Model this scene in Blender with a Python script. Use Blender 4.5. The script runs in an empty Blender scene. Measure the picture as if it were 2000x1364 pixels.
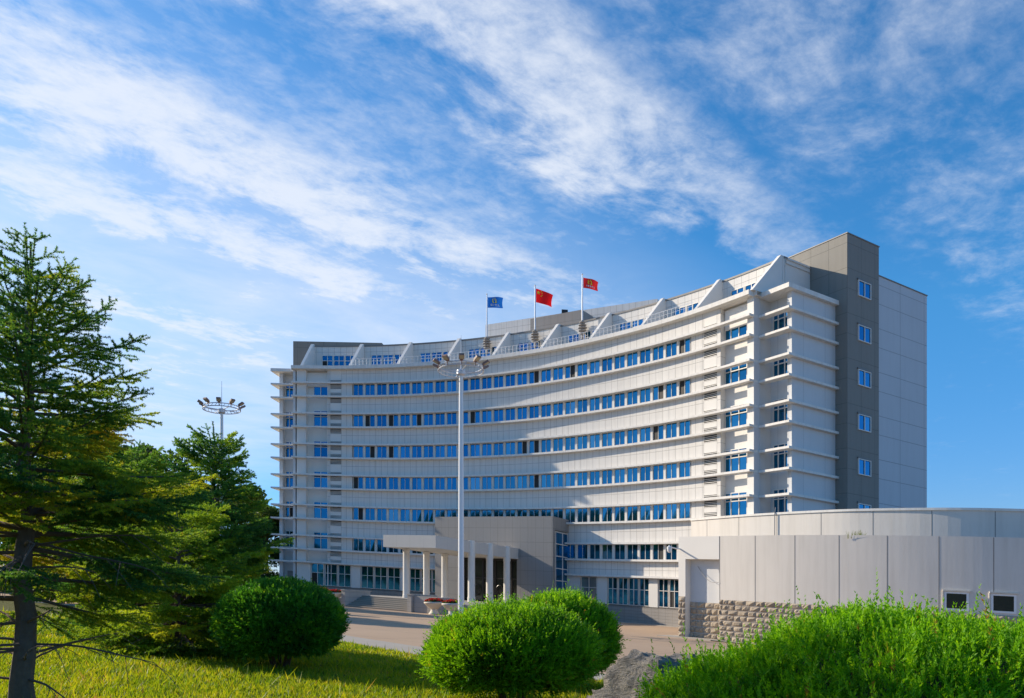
import bpy, math, random
import numpy as np
from mathutils import Vector, noise as mnoise
random.seed(7); RNG = np.random.default_rng(11)
S = bpy.context.scene
COL = S.collection
sin, cos, pi, R_ = math.sin, math.cos, math.pi, math.radians

# ------------------------------------------------------------------ camera
EYE = 1.9
cam = bpy.data.cameras.new("camera"); cam_o = bpy.data.objects.new("camera", cam); COL.objects.link(cam_o)
cam_o.location = (0, 0, EYE); cam_o.rotation_euler = (pi/2, 0, 0)
cam.sensor_width = 36; cam.lens = 27.0; cam.shift_y = 0.2405; cam.clip_end = 6000; cam.clip_start = .05
S.camera = cam_o
# ------------------------------------------------------------------ light
SUN_EL, SUN_AZ = R_(26.0), R_(24.0)          # azimuth measured from -X towards +Y
SDIR = Vector((-cos(SUN_AZ)*cos(SUN_EL), sin(SUN_AZ)*cos(SUN_EL), sin(SUN_EL)))
sun = bpy.data.lights.new("sun", 'SUN'); sun.energy = 5.0; sun.angle = R_(.53); sun.color = (1, .87, .69)
sun_o = bpy.data.objects.new("sun", sun); COL.objects.link(sun_o)
sun_o.rotation_euler = SDIR.to_track_quat('Z', 'Y').to_euler()
S.view_settings.view_transform = 'Standard'; S.view_settings.look = 'None'
S.view_settings.exposure = 0.30; S.view_settings.gamma = 1.0; S.view_settings.use_curve_mapping = False


def N(nt, typ, **kw):
    n = nt.nodes.new(typ)
    for k, v in kw.items():
        if k == 'inp':
            for a, b in v.items():
                if isinstance(b, bpy.types.NodeSocket): nt.links.new(b, n.inputs[a])
                else: n.inputs[a].default_value = b
        else: setattr(n, k, v)
    return n
def MA(nt, op, a, b=None, c=None, clamp=False):
    d = {0: a}
    if b is not None: d[1] = b
    if c is not None: d[2] = c
    return N(nt, 'ShaderNodeMath', operation=op, use_clamp=clamp, inp=d).outputs[0]
def MIX(nt, f, a, b, blend='MIX'):
    n = nt.nodes.new('ShaderNodeMix'); n.data_type = 'RGBA'; n.blend_type = blend
    for i, v in ((0, f), (6, a), (7, b)):
        if isinstance(v, bpy.types.NodeSocket): nt.links.new(v, n.inputs[i])
        else: n.inputs[i].default_value = v if i == 0 else (tuple(v)+(1,))[:4]
    return n.outputs[2]
def RAMP(nt, f, stops, interp='LINEAR'):
    n = nt.nodes.new('ShaderNodeValToRGB'); n.color_ramp.interpolation = interp
    el = n.color_ramp.elements
    while len(el) > 1: el.remove(el[0])
    for i, (p, c) in enumerate(stops):
        e = el[0] if i == 0 else el.new(p)
        e.position = p; e.color = (c, c, c, 1) if not hasattr(c, '__len__') else (tuple(c)+(1,))[:4]
    nt.links.new(f, n.inputs[0]); return n.outputs[0]

# ------------------------------------------------------------------ sky with streaky cirrus
W = bpy.data.worlds.new("World"); S.world = W; W.use_nodes = True
nt = W.node_tree; nt.nodes.clear()
sky = N(nt, 'ShaderNodeTexSky', sky_type='NISHITA', sun_disc=False, sun_elevation=SUN_EL, sun_rotation=-(pi/2-SUN_AZ),
        altitude=200, air_density=1.0, dust_density=.35, ozone_density=3.0)
tc = N(nt, 'ShaderNodeTexCoord'); sp = N(nt, 'ShaderNodeSeparateXYZ', inp={0: tc.outputs['Generated']})
x, y, z = sp.outputs
zc = MA(nt, 'MAXIMUM', z, .06)
u = MA(nt, 'DIVIDE', x, zc); v = MA(nt, 'DIVIDE', y, zc)
al = MA(nt, 'ADD', MA(nt, 'MULTIPLY', u, .73), MA(nt, 'MULTIPLY', v, .68))
ac = MA(nt, 'SUBTRACT', MA(nt, 'MULTIPLY', u, .68), MA(nt, 'MULTIPLY', v, .73))
cv = N(nt, 'ShaderNodeCombineXYZ', inp={0: MA(nt, 'MULTIPLY', al, .55), 1: ac}).outputs[0]
cv2 = N(nt, 'ShaderNodeCombineXYZ', inp={0: MA(nt, 'MULTIPLY', al, .72), 1: ac, 2: 3.3}).outputs[0]
nA = N(nt, 'ShaderNodeTexNoise', inp={'Vector': cv, 'Scale': 1.6, 'Detail': 3., 'Roughness': .5}).outputs[0]
nB = N(nt, 'ShaderNodeTexNoise', inp={'Vector': cv2, 'Scale': 4.2, 'Detail': 12., 'Roughness': .62, 'Distortion': .35}).outputs[0]
nC = N(nt, 'ShaderNodeTexNoise', inp={'Vector': cv2, 'Scale': 19., 'Detail': 8., 'Roughness': .66, 'Distortion': .2}).outputs[0]
acw = MA(nt, 'ADD', ac, MA(nt, 'MULTIPLY', MA(nt, 'SUBTRACT', nA, .5), .55))
acw = MA(nt, 'ADD', acw, MA(nt, 'MULTIPLY', MA(nt, 'SUBTRACT', nB, .5), .42))
f = MA(nt, 'DIVIDE', MA(nt, 'ADD', acw, 6.0), 8.0, clamp=True)
prof = [(-6, .45), (-3.6, .70), (-3.2, .66), (-2.75, .80), (-2.48, .50), (-2.3, .66), (-2.15, .90), (-1.98, .60), (-1.8, .93), (-1.6, .84),
        (-1.42, .42), (-1.28, .36), (-1.12, .78), (-1.0, .70), (-.86, .34), (-.62, .46), (-.3, .36), (.3, .30), (2, .2)]
dens = RAMP(nt, f, [((a+6)/8, b) for a, b in prof], 'EASE')
fade1 = N(nt, 'ShaderNodeMapRange', inp={0: al, 1: 1.3, 2: 2.6, 3: 1., 4: .14}).outputs[0]
fadeK = N(nt, 'ShaderNodeMapRange', inp={0: ac, 1: -1.0, 2: -.75, 3: 0., 4: 1.}).outputs[0]
fadeK2 = N(nt, 'ShaderNodeMapRange', inp={0: ac, 1: -2.0, 2: -2.6, 3: 0., 4: .6}).outputs[0]
farR = N(nt, 'ShaderNodeMapRange', inp={0: al, 1: 1.9, 2: 3.4, 3: 1., 4: 0.}).outputs[0]
fadeK2 = MA(nt, 'MULTIPLY', fadeK2, farR)
fade = MA(nt, 'MAXIMUM', MA(nt, 'MAXIMUM', fade1, MA(nt, 'MULTIPLY', fadeK, .8)), fadeK2)
back = N(nt, 'ShaderNodeMapRange', inp={0: y, 1: -.25, 2: .25, 3: .25, 4: 1.}).outputs[0]
dens = MA(nt, 'MULTIPLY', MA(nt, 'MULTIPLY', dens, fade), back)
brk = MA(nt, 'ADD', MA(nt, 'MULTIPLY', MA(nt, 'SUBTRACT', nB, .5), 3.0), MA(nt, 'MULTIPLY', MA(nt, 'SUBTRACT', nC, .5), 1.5))
cl = MA(nt, 'ADD', MA(nt, 'SUBTRACT', MA(nt, 'MULTIPLY', dens, 1.12), .20), MA(nt, 'MULTIPLY', brk, MA(nt, 'ADD', MA(nt, 'MULTIPLY', dens, .55), .24)))
cl = N(nt, 'ShaderNodeMapRange', interpolation_type='SMOOTHSTEP', inp={0: cl, 1: -.05, 2: 1.1, 3: 0., 4: .85}).outputs[0]
lowz = N(nt, 'ShaderNodeMapRange', inp={0: z, 1: .0, 2: .16, 3: 0., 4: 1.}).outputs[0]
veil = N(nt, 'ShaderNodeMapRange', inp={0: ac, 1: -1.2, 2: -2.3, 3: .0, 4: .55}).outputs[0]
cl = MA(nt, 'MULTIPLY', MA(nt, 'MAXIMUM', cl, MA(nt, 'MULTIPLY', MA(nt, 'MULTIPLY', veil, farR), MA(nt, 'ADD', nB, .45))), lowz)
skyc = N(nt, 'ShaderNodeHueSaturation', inp={'Hue': .497, 'Saturation': 1.22, 'Value': 1.0, 'Color': sky.outputs[0]}).outputs[0]
hzf = N(nt, 'ShaderNodeMapRange', inp={0: z, 1: .02, 2: .32, 3: 0., 4: 1.}).outputs[0]
skyc = MIX(nt, 1.0, skyc, MIX(nt, hzf, (.42, .50, .80), (.55, .93, 1.06)), 'MULTIPLY')
col = MIX(nt, cl, skyc, (4.8, 5.05, 5.5))
bg = N(nt, 'ShaderNodeBackground', inp={0: col, 1: .15})
nt.links.new(bg.outputs[0], N(nt, 'ShaderNodeOutputWorld').inputs[0])

# ------------------------------------------------------------------ materials
def mat(name):
    m = bpy.data.materials.new(name); m.use_nodes = True; t = m.node_tree; t.nodes.clear()
    p = N(t, 'ShaderNodeBsdfPrincipled'); o = N(t, 'ShaderNodeOutputMaterial'); t.links.new(p.outputs[0], o.inputs[0])
    return m, t, p
def noise_(t, scale, detail=4., rough=.55, vec=None, dist=0.):
    d = {'Scale': scale, 'Detail': detail, 'Roughness': rough, 'Distortion': dist}
    d['Vector'] = vec if vec is not None else N(t, 'ShaderNodeTexCoord').outputs['Object']
    return N(t, 'ShaderNodeTexNoise', inp=d).outputs[0]
def setp(t, p, col=None, rough=None, metal=None, spec=None, bump=None, bd=.02, bs=.5):
    for k, v in (('Base Color', col), ('Roughness', rough), ('Metallic', metal), ('Specular IOR Level', spec)):
        if v is None: continue
        if isinstance(v, bpy.types.NodeSocket): t.links.new(v, p.inputs[k])
        else: p.inputs[k].default_value = (tuple(v)+(1,))[:4] if hasattr(v, '__len__') else v
    if bump is not None:
        b = N(t, 'ShaderNodeBump', inp={'Height': bump, 'Distance': bd, 'Strength': bs}); t.links.new(b.outputs[0], p.inputs['Normal'])
def lines(t, c, period, off, width):
    fr = MA(t, 'FRACT', MA(t, 'DIVIDE', MA(t, 'SUBTRACT', c, off), period))
    return MA(t, 'LESS_THAN', fr, width/period)
def plain(name, c, rough=.7, var=.08, scale=3., metal=0., spec=.4, bump=.0, bscale=40.):
    m, t, p = mat(name); n = noise_(t, scale)
    cc = MIX(t, n, tuple(k*(1-var) for k in c), tuple(min(1, k*(1+var)) for k in c))
    setp(t, p, cc, rough, metal, spec, noise_(t, bscale) if bump else None, bump)
    return m
def panel(name, c, vper, hlines, gw=.035, gdark=.5, var=.05, rough=.75, streak=.10, bump=.004):
    m, t, p = mat(name); uvn = N(t, 'ShaderNodeUVMap'); s = N(t, 'ShaderNodeSeparateXYZ', inp={0: uvn.outputs[0]})
    msk = None
    if vper: msk = lines(t, s.outputs[0], vper[0], vper[1], gw)
    for per, off in hlines:
        l = lines(t, s.outputs[1], per, off, gw); msk = l if msk is None else MA(t, 'MAXIMUM', msk, l)
    n1 = noise_(t, .35, 5.); 
    st = N(t, 'ShaderNodeMapping', inp={0: uvn.outputs[0], 3: (1.3, .09, 1)}).outputs[0]
    n2 = noise_(t, 2.2, 6., .6, st)
    cc = MIX(t, n1, tuple(k*(1-var) for k in c), tuple(min(1, k*(1+var)) for k in c))
    cc = MIX(t, MA(t, 'MULTIPLY', RAMP(t, n2, [(.45, 0.), (.75, 1.)]), streak), cc, tuple(k*.62 for k in (c[0], c[1]*.97, c[2]*.9)))
    if msk is not None: cc = MIX(t, MA(t, 'MULTIPLY', msk, gdark), cc, tuple(k*.25 for k in c))
    h = noise_(t, 14., 5.)
    if msk is not None: h = MA(t, 'SUBTRACT', h, MA(t, 'MULTIPLY', msk, 3.))
    setp(t, p, cc, rough, 0., .3, h, bump, .6)
    return m
WHITE = (.735, .70, .65)
M = {}
M['facade'] = panel('facade_panels', WHITE, (.75, .0), [(3.63, 1.35)], gdark=.6, streak=.3, var=.06)
M['white'] = plain('white_render', (.75, .715, .66), .7, .05, .6, bump=.004, bscale=9.)
M['ledge'] = panel('ledge_render', (.78, .745, .69), (3.0, .4), [], gw=.02, gdark=.3, streak=.42)
M['blockw'] = panel('block_panels', (.64, .64, .635), (2.6, .12), [], gw=.03, gdark=.5)
M['endw'] = panel('end_block_panels', (.54, .565, .59), (3.4, 2.1), [(3.63, 2.6), (3.63, .55)], gw=.05, gdark=.5, streak=.12)
M['tower'] = panel('grey_tower_panels', (.25, .235, .207), (1.75, .55), [(3.63, 2.9), (3.63, .9)], gw=.04, gdark=.45, streak=.22)
M['hall'] = panel('grey_hall_stone', (.29, .277, .262), (.92, .0), [(1.42, .2)], gw=.028, gdark=.5, var=.07, streak=.16)
M['canopy'] = panel('canopy_stone', (.60, .565, .52), (1.6, .0), [], gw=.02, gdark=.35)
M['annex'] = panel('annex_render', (.70, .65, .585), (None), [], streak=.3, var=.07)
M['podium'] = panel('podium_stone', (.42, .395, .36), (.9, .1), [(.42, .0)], gw=.02, gdark=.45, var=.1, streak=.1)
M['basestone'] = panel('base_stone', (.33, .30, .27), (.8, .2), [(.28, .0)], gw=.03, gdark=.4, var=.14, streak=.2)
M['frame'] = plain('window_frame', (.74, .70, .64), .45, .03)
M['metalw'] = plain('white_metal', (.78, .78, .78), .4, .03)
M['galv'] = plain('galvanised_steel', (.62, .63, .66), .38, .05, 2., metal=.35)
M['dark'] = plain('dark_opening', (.018, .017, .016), .6)
M['coping'] = plain('grey_coping', (.20, .19, .18), .5)
M['brownmetal'] = plain('brown_lamp_housing', (.27, .16, .125), .5)
M['lampglass'] = plain('lamp_lens', (.46, .40, .27), .2)
M['bronze'] = plain('dark_bracket', (.27, .25, .235), .5, .1)
M['doorframe'] = plain('dark_door_frame', (.035, .03, .028), .35)
M['urn'] = plain('urn_stone', (.70, .64, .54), .7, .08, 5., bump=.004)
M['plasticw'] = plain('camera_housing', (.75, .75, .74), .35)
M['cable'] = plain('grey_cable', (.30, .29, .28), .6)

def glass_mat():
    m, t, p = mat('blue_coated_glass')
    a = N(t, 'ShaderNodeAttribute', attribute_name='var').outputs['Fac']
    n = noise_(t, .9, 3.)
    tint = RAMP(t, a, [(0., (.010, .12, .255)), (.5, (.018, .175, .34)), (.85, (.045, .24, .42)), (1., (.13, .30, .43))])
    c = MIX(t, MA(t, 'MULTIPLY', n, .3), tint, (.006, .10, .24))
    setp(t, p, c, .06, .92, .5)
    bn = N(t, 'ShaderNodeBump', inp={'Height': noise_(t, 1.3, 2.), 'Distance': .02, 'Strength': .12}); t.links.new(bn.outputs[0], p.inputs['Normal'])
    return m
M['glass'] = glass_mat()
m, t, p = mat('dark_door_glass'); setp(t, p, MIX(t, noise_(t, .5), (.02, .024, .022), (.055, .06, .05)), .08, 0., .9); M['doorglass'] = m
m, t, p = mat('pale_window_glass'); setp(t, p, MIX(t, noise_(t, .5), (.10, .13, .14), (.18, .22, .22)), .06, 0., .9); M['paleglass'] = m

def rubble():
    m, t, p = mat('rough_cut_stone'); n = noise_(t, 2.5, 6.); n2 = noise_(t, 30., 5.)
    at = N(t, 'ShaderNodeAttribute', attribute_name='var').outputs['Fac']
    c = MIX(t, at, (.42, .335, .24), (.62, .51, .375)); c = MIX(t, MA(t, 'MULTIPLY', n, .5), c, (.22, .195, .17)); c = MIX(t, MA(t, 'MULTIPLY', n2, .35), c, (.18, .155, .13))
    setp(t, p, c, .9, 0., .2, n2, .02, .8); return m
M['rubble'] = rubble()
def ground_mats():
    m, t, p = mat('plaza_paving')
    co = N(t, 'ShaderNodeTexCoord').outputs['Object']; s = N(t, 'ShaderNodeSeparateXYZ', inp={0: co})
    a = MA(t, 'ADD', MA(t, 'MULTIPLY', s.outputs[0], .832), MA(t, 'MULTIPLY', s.outputs[1], -.554))
    b = MA(t, 'ADD', MA(t, 'MULTIPLY', s.outputs[0], .554), MA(t, 'MULTIPLY', s.outputs[1], .832))
    g = MA(t, 'MAXIMUM', lines(t, a, 4.0, .3, .035), lines(t, b, 4.0, 1.1, .035))
    n1 = noise_(t, .25, 6., .6); n2 = noise_(t, 5., 6., .6)
    c = MIX(t, n1, (.42, .29, .19), (.53, .385, .265)); c = MIX(t, MA(t, 'MULTIPLY', n2, .35), c, (.36, .26, .18))
    c = MIX(t, MA(t, 'MULTIPLY', g, .75), c, (.16, .13, .11))
    setp(t, p, c, .88, 0., .2, n2, .01, .4); M['plaza'] = m
    m, t, p = mat('pale_pavement'); n1 = noise_(t, .6, 6.); setp(t, p, MIX(t, n1, (.36, .32, .27), (.45, .41, .35)), .9, 0., .2, noise_(t, 20., 4.), .01); M['pave'] = m
    m, t, p = mat('lawn_soil'); n1 = noise_(t, .7, 6., .6); n2 = noise_(t, 9., 5., .6)
    c = MIX(t, n1, (.075, .085, .012), (.13, .125, .02)); c = MIX(t, MA(t, 'MULTIPLY', n2, .5), c, (.06, .05, .02))
    setp(t, p, c, .95, 0., .1, n2, .05, .8); M['lawn'] = m
ground_mats()

def leafmat(name, stops, transl=.35, rough=.55, spec=.3):
    m = bpy.data.materials.new(name); m.use_nodes = True; t = m.node_tree; t.nodes.clear()
    a = N(t, 'ShaderNodeAttribute', attribute_name='var').outputs['Fac']
    c = RAMP(t, a, stops)
    p = N(t, 'ShaderNodeBsdfPrincipled', inp={'Base Color': c, 'Roughness': rough, 'Specular IOR Level': spec})
    tr = N(t, 'ShaderNodeBsdfTranslucent', inp={0: MIX(t, 1., c, (1.5, 1.35, .6), 'MULTIPLY')})
    mx = N(t, 'ShaderNodeMixShader', inp={0: transl, 1: p.outputs[0], 2: tr.outputs[0]})
    t.links.new(mx.outputs[0], N(t, 'ShaderNodeOutputMaterial').inputs[0]); return m
M['spruce'] = leafmat('spruce_needles', [(0, (.03, .13, .05)), (.32, (.08, .22, .055)), (.6, (.25, .37, .03)), (.93, (.46, .49, .035)), (1, (.45, .19, .04))], .52)
M['spruce2'] = leafmat('young_spruce_needles', [(0, (.035, .14, .055)), (.38, (.10, .26, .055)), (.7, (.28, .42, .03)), (1, (.46, .50, .04))], .52)
M['juniper'] = leafmat('juniper_sprays', [(0, (.08, .25, .01)), (.4, (.19, .44, .008)), (.8, (.31, .57, .012)), (.93, (.42, .58, .03)), (1, (.40, .20, .05))], .48)
M['shrub'] = leafmat('clipped_shrub_leaves', [(0, (.06, .19, .012)), (.5, (.18, .42, .012)), (.88, (.32, .57, .02)), (.97, (.42, .56, .03)), (1, (.40, .22, .04))], .48)
M['shrubdark'] = leafmat('dark_shrub_leaves', [(0, (.03, .14, .02)), (.6, (.09, .28, .02)), (.92, (.20, .43, .02)), (1, (.30, .48, .03))], .42)
M['spruce3'] = leafmat('lime_spruce_needles', [(0, (.09, .20, .04)), (.4, (.22, .36, .03)), (.8, (.40, .52, .03)), (1, (.54, .54, .05))], .52)
M['broad'] = leafmat('broad_leaves', [(0, (.03, .08, .025)), (.5, (.06, .13, .03)), (.85, (.13, .21, .03)), (1, (.22, .27, .04))], .4)
M['broady'] = leafmat('yellow_green_leaves', [(0, (.09, .15, .015)), (.5, (.19, .27, .02)), (1, (.38, .42, .03))], .5)
M['grass'] = leafmat('grass_blades', [(0, (.12, .23, .012)), (.4, (.26, .35, .012)), (.8, (.40, .42, .02)), (.94, (.50, .43, .05)), (1, (.42, .28, .09))], .48)
M['weed'] = leafmat('weed_blades', [(0, (.16, .20, .06)), (1, (.30, .32, .12))], .3)
M['flower'] = leafmat('red_flowers', [(0, (.38, .012, .02)), (.55, (.62, .02, .03)), (.72, (.75, .10, .10)), (.74, (.02, .10, .015)), (1, (.05, .17, .02))], .2)
M['core'] = plain('dark_core', (.04, .055, .015), .95, .3, 8.)  # solid dark core added inside shrub crowns to close see-through gaps
M['bark'] = plain('spruce_bark', (.15, .105, .085), .95, .35, 14., bump=.02, bscale=30.)
M['barkg'] = plain('grey_bark', (.13, .11, .085), .95, .3, 6.)
M['red'] = plain('red_cloth', (.80, .008, .008), .7, .05); M['redb'] = plain('crimson_cloth', (.62, .02, .02), .7, .12)
M['blue'] = plain('blue_cloth', (.01, .13, .50), .7, .15); M['yellow'] = plain('yellow_print', (.85, .68, .03), .7, .03); M['printw'] = plain('white_print', (.75, .75, .78), .7, .03)
for k in ('red', 'redb', 'blue'):
    t = M[k].node_tree; p = [n for n in t.nodes if n.type == 'BSDF_PRINCIPLED'][0]; o = [n for n in t.nodes if n.type == 'OUTPUT_MATERIAL'][0]
    tr = N(t, 'ShaderNodeBsdfTranslucent'); t.links.new(p.inputs['Base Color'].links[0].from_socket, tr.inputs[0])
    mx = N(t, 'ShaderNodeMixShader', inp={0: .4, 1: p.outputs[0], 2: tr.outputs[0]}); t.links.new(mx.outputs[0], o.inputs[0])
def rockmat():
    m, t, p = mat('weathered_boulder'); co = N(t, 'ShaderNodeTexCoord').outputs['Object']
    mp = N(t, 'ShaderNodeMapping', inp={0: co, 2: (.5, .9, .2), 3: (1., 1., 3.2)}).outputs[0]
    n = noise_(t, 3., 9., .65, mp, .8); n2 = noise_(t, 22., 6., .7, mp)
    c = RAMP(t, n, [(.3, (.17, .16, .145)), (.48, (.38, .355, .32)), (.62, (.56, .51, .44)), (.8, (.64, .56, .45))])
    c = MIX(t, MA(t, 'MULTIPLY', n2, .5), c, (.16, .15, .145))
    h = MA(t, 'ADD', n, MA(t, 'MULTIPLY', n2, .35)); setp(t, p, c, .9, 0., .2, h, .22, 1.); return m
M['rock'] = rockmat()

# ------------------------------------------------------------------ site: courses and ground fall gently to the right
FALL = .0625
def gz(x, y, h): return h - FALL*x
FPX = 1500.
def ray(px): return (px-1000)/FPX
def at(px, Y, h): X = ray(px)*Y; return (X, Y, h)

class MB:
    def __init__(s): s.v = []; s.f = []; s.m = []; s.uv = []; s.var = []
    def face(s, pts, m=0, uv=None, var=0., graded=True):
        b = len(s.v)
        for q in pts: s.v.append((q[0], q[1], gz(*q) if graded else q[2]))
        s.f.append(tuple(range(b, b+len(pts)))); s.m.append(m); s.var.append(var)
        if uv is None:
            a = Vector(pts[0]); d = None
            for q in pts[1:]:
                e = Vector((q[0]-a.x, q[1]-a.y, 0))
                if e.length > 1e-4: d = e.normalized(); break
            if d is None: d = Vector((1, 0, 0))
            nrm = (Vector(pts[1])-a).cross(Vector(pts[2])-a)
            if nrm.length > 0 and abs(nrm.normalized().z) > .8: uv = [(q[0], q[1]) for q in pts]
            else: uv = [((q[0]-a.x)*d.x+(q[1]-a.y)*d.y, q[2]) for q in pts]
        s.uv.append(uv)
    def hexa(s, lo, hi, m=0, **k):          # lo/hi: 4 points each, counter-clockwise from above
        s.face(lo[::-1], m, **k); s.face(hi, m, **k)
        for i in range(4): j = (i+1) % 4; s.face([lo[i], lo[j], hi[j], hi[i]], m, **k)
    def prism(s, poly, h0, h1, m=0, caps=True, u0=0., **k):
        a = sum(poly[i][0]*poly[(i+1) % len(poly)][1]-poly[(i+1) % len(poly)][0]*poly[i][1] for i in range(len(poly)))
        if a < 0: poly = poly[::-1]
        n = len(poly)
        if caps: s.face([(q[0], q[1], h0) for q in poly][::-1], m, **k); s.face([(q[0], q[1], h1) for q in poly], m, **k)
        uu = u0
        for i in range(n):
            p, q = poly[i], poly[(i+1) % n]; L = math.hypot(q[0]-p[0], q[1]-p[1])
            s.face([(p[0], p[1], h0), (q[0], q[1], h0), (q[0], q[1], h1), (p[0], p[1], h1)], m, uv=[(uu, h0), (uu+L, h0), (uu+L, h1), (uu, h1)], **k); uu += L
    def tube(s, pts, r, m=0, n=8, caps=True, graded=False, var=0.):
        pts = [Vector(q) for q in pts]; rs = r if hasattr(r, '__len__') else [r]*len(pts); rings = []
        for i, q in enumerate(pts):
            d = (pts[min(i+1, len(pts)-1)]-pts[max(i-1, 0)]).normalized()
            a = d.cross(Vector((0, 0, 1)) if abs(d.z) < .95 else Vector((1, 0, 0))).normalized(); b = d.cross(a)
            rings.append([q+(a*cos(2*pi*k/n)+b*sin(2*pi*k/n))*rs[i] for k in range(n)])
        for i in range(len(pts)-1):
            for k in range(n):
                j = (k+1) % n; s.face([rings[i][k], rings[i+1][k], rings[i+1][j], rings[i][j]], m, graded=graded, var=var)
        if caps: s.face(rings[0], m, graded=graded); s.face(rings[-1][::-1], m, graded=graded)
    def lathe(s, c, prof, m=0, n=24, graded=False):
        for (r0, z0), (r1, z1) in zip(prof, prof[1:]):
            for k in range(n):
                a, b = 2*pi*k/n, 2*pi*(k+1)/n
                P = [(c[0]+r0*cos(a), c[1]+r0*sin(a), c[2]+z0), (c[0]+r0*cos(b), c[1]+r0*sin(b), c[2]+z0), (c[0]+r1*cos(b), c[1]+r1*sin(b), c[2]+z1), (c[0]+r1*cos(a), c[1]+r1*sin(a), c[2]+z1)]
                if r0 < 1e-5: P = [P[0], P[2], P[3]]
                elif r1 < 1e-5: P = P[:3]
                s.face(P, m, graded=graded)
    def join(s, o):
        b = len(s.v); s.v += o.v; s.f += [tuple(i+b for i in f) for f in o.f]; s.m += o.m; s.uv += o.uv; s.var += o.var
    def build(s, name, mats, parent=None, org=(0, 0, 0), smooth=False, merge=False, **props):
        me = bpy.data.meshes.new(name)
        me.from_pydata([(q[0]-org[0], q[1]-org[1], q[2]-org[2]) for q in s.v], [], s.f)
        for k in (mats if isinstance(mats, (list, tuple)) else [mats]): me.materials.append(M[k])
        me.polygons.foreach_set('material_index', s.m)
        if smooth: me.polygons.foreach_set('use_smooth', [True]*len(s.f))
        ul = me.uv_layers.new(name='UVMap'); ul.data.foreach_set('uv', [c for f in s.uv for w in f for c in w])
        at_ = me.attributes.new('var', 'FLOAT', 'FACE'); at_.data.foreach_set('value', s.var)
        if merge:
            import bmesh
            bm = bmesh.new(); bm.from_mesh(me); bmesh.ops.remove_doubles(bm, verts=bm.verts, dist=.0005); bm.to_mesh(me); bm.free()
        o = bpy.data.objects.new(name, me); COL.objects.link(o)
        if parent is not None: o.parent = parent
        else: o.location = org
        for k, w in props.items(): o[k] = w
        return o
def thing(name, label, cat, loc=(0, 0, 0), group=None):
    o = bpy.data.objects.new(name, None); COL.objects.link(o); o.location = loc
    o['label'] = label; o['category'] = cat
    if group: o['group'] = group
    return o
def soup(name, V, F3, var, mt, parent=None, org=(0, 0, 0), **props):      # numpy polygon soup: V (n,k,3)
    n, k = V.shape[:2]; me = bpy.data.meshes.new(name)
    me.vertices.add(n*k); me.vertices.foreach_set('co', (V-np.array(org)).reshape(-1).astype(np.float32))
    me.loops.add(n*k); me.loops.foreach_set('vertex_index', np.arange(n*k, dtype=np.int32))
    me.polygons.add(n); me.polygons.foreach_set('loop_start', np.arange(0, n*k, k, dtype=np.int32))
    me.materials.append(M[mt]); a = me.attributes.new('var', 'FLOAT', 'FACE'); a.data.foreach_set('value', np.asarray(var, dtype=np.float32))
    me.update(calc_edges=True); me.validate()
    o = bpy.data.objects.new(name, me); COL.objects.link(o)
    if parent is not None: o.parent = parent
    else: o.location = org
    for kk, w in props.items(): o[kk] = w
    return o

# ================================================================== OFFICE BUILDING
C0 = (-34.11, 29.95); R0 = 62.32; LED = .49
A0, A1 = 14.22, 53.09; NU = 28; DA = (A1-A0)/NU
AL, AR = 7.3, 59.25
def P(a, d): r = R0-d; a = R_(a); return (C0[0]+r*sin(a), C0[1]+r*cos(a))
def ang_at(px, d):
    k = ray(px); r = R0-d; A = k*k+1; B = -2*(k*C0[0]+C0[1]); Cc = C0[0]**2+C0[1]**2-r*r
    tt = (-B+math.sqrt(B*B-4*A*Cc))/(2*A); return math.degrees(math.atan2(k*tt-C0[0], tt-C0[1]))
LH = []                      # ledge tops: 0 cornice, then pairs (head, sill)
LH.append(27.6)
for k in range(6): LH += [25.74-3.63*k, 24.12-3.63*k]
LH.append(4.45)
TH = .19
OFF = (0, 0, 0)
office = thing('office_building', 'large white curved office building with rows of blue windows and white ledges', 'building', (0., 82., 0.))
ORG = tuple(office.location)

def arc_strip(mb, a0, a1, d, h0, h1, m=0, n=None):
    n = n or max(1, int(abs(a1-a0)/1.4)); 
    for i in range(n):
        b0, b1 = a0+(a1-a0)*i/n, a0+(a1-a0)*(i+1)/n; p, q = P(b0, d), P(b1, d)
        u0, u1 = R_(b0-A0)*R0, R_(b1-A0)*R0
        mb.face([(p[0], p[1], h0), (q[0], q[1], h0), (q[0], q[1], h1), (p[0], p[1], h1)], m, uv=[(u0, h0), (u1, h0), (u1, h1), (u0, h1)])
def arc_slab(mb, a0, a1, d0, d1, h0, h1, m=0, n=None, ends=True):     # d0 outer (near), d1 inner
    n = n or max(1, int(abs(a1-a0)/1.4)+1)
    for i in range(n):
        b0, b1 = a0+(a1-a0)*i/n, a0+(a1-a0)*(i+1)/n
        o0, o1, i1, i0 = P(b0, d0), P(b1, d0), P(b1, d1), P(b0, d1); u0, u1 = R_(b0-A0)*R0, R_(b1-A0)*R0
        q = lambda p, h: (p[0], p[1], h)
        mb.face([q(o0, h1), q(o1, h1), q(i1, h1), q(i0, h1)], m); mb.face([q(o0, h0), q(i0, h0), q(i1, h0), q(o1, h0)], m)
        mb.face([q(o0, h0), q(o1, h0), q(o1, h1), q(o0, h1)], m, uv=[(u0, h0), (u1, h0), (u1, h1), (u0, h1)])
        mb.face([q(i1, h0), q(i0, h0), q(i0, h1), q(i1, h1)], m, uv=[(u1, h0), (u0, h0), (u0, h1), (u1, h1)])
        if ends and i == 0: mb.face([q(i0, h0), q(o0, h0), q(o0, h1), q(i0, h1)], m)
        if ends and i == n-1: mb.face([q(o1, h0), q(i1, h0), q(i1, h1), q(o1, h1)], m)

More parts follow.
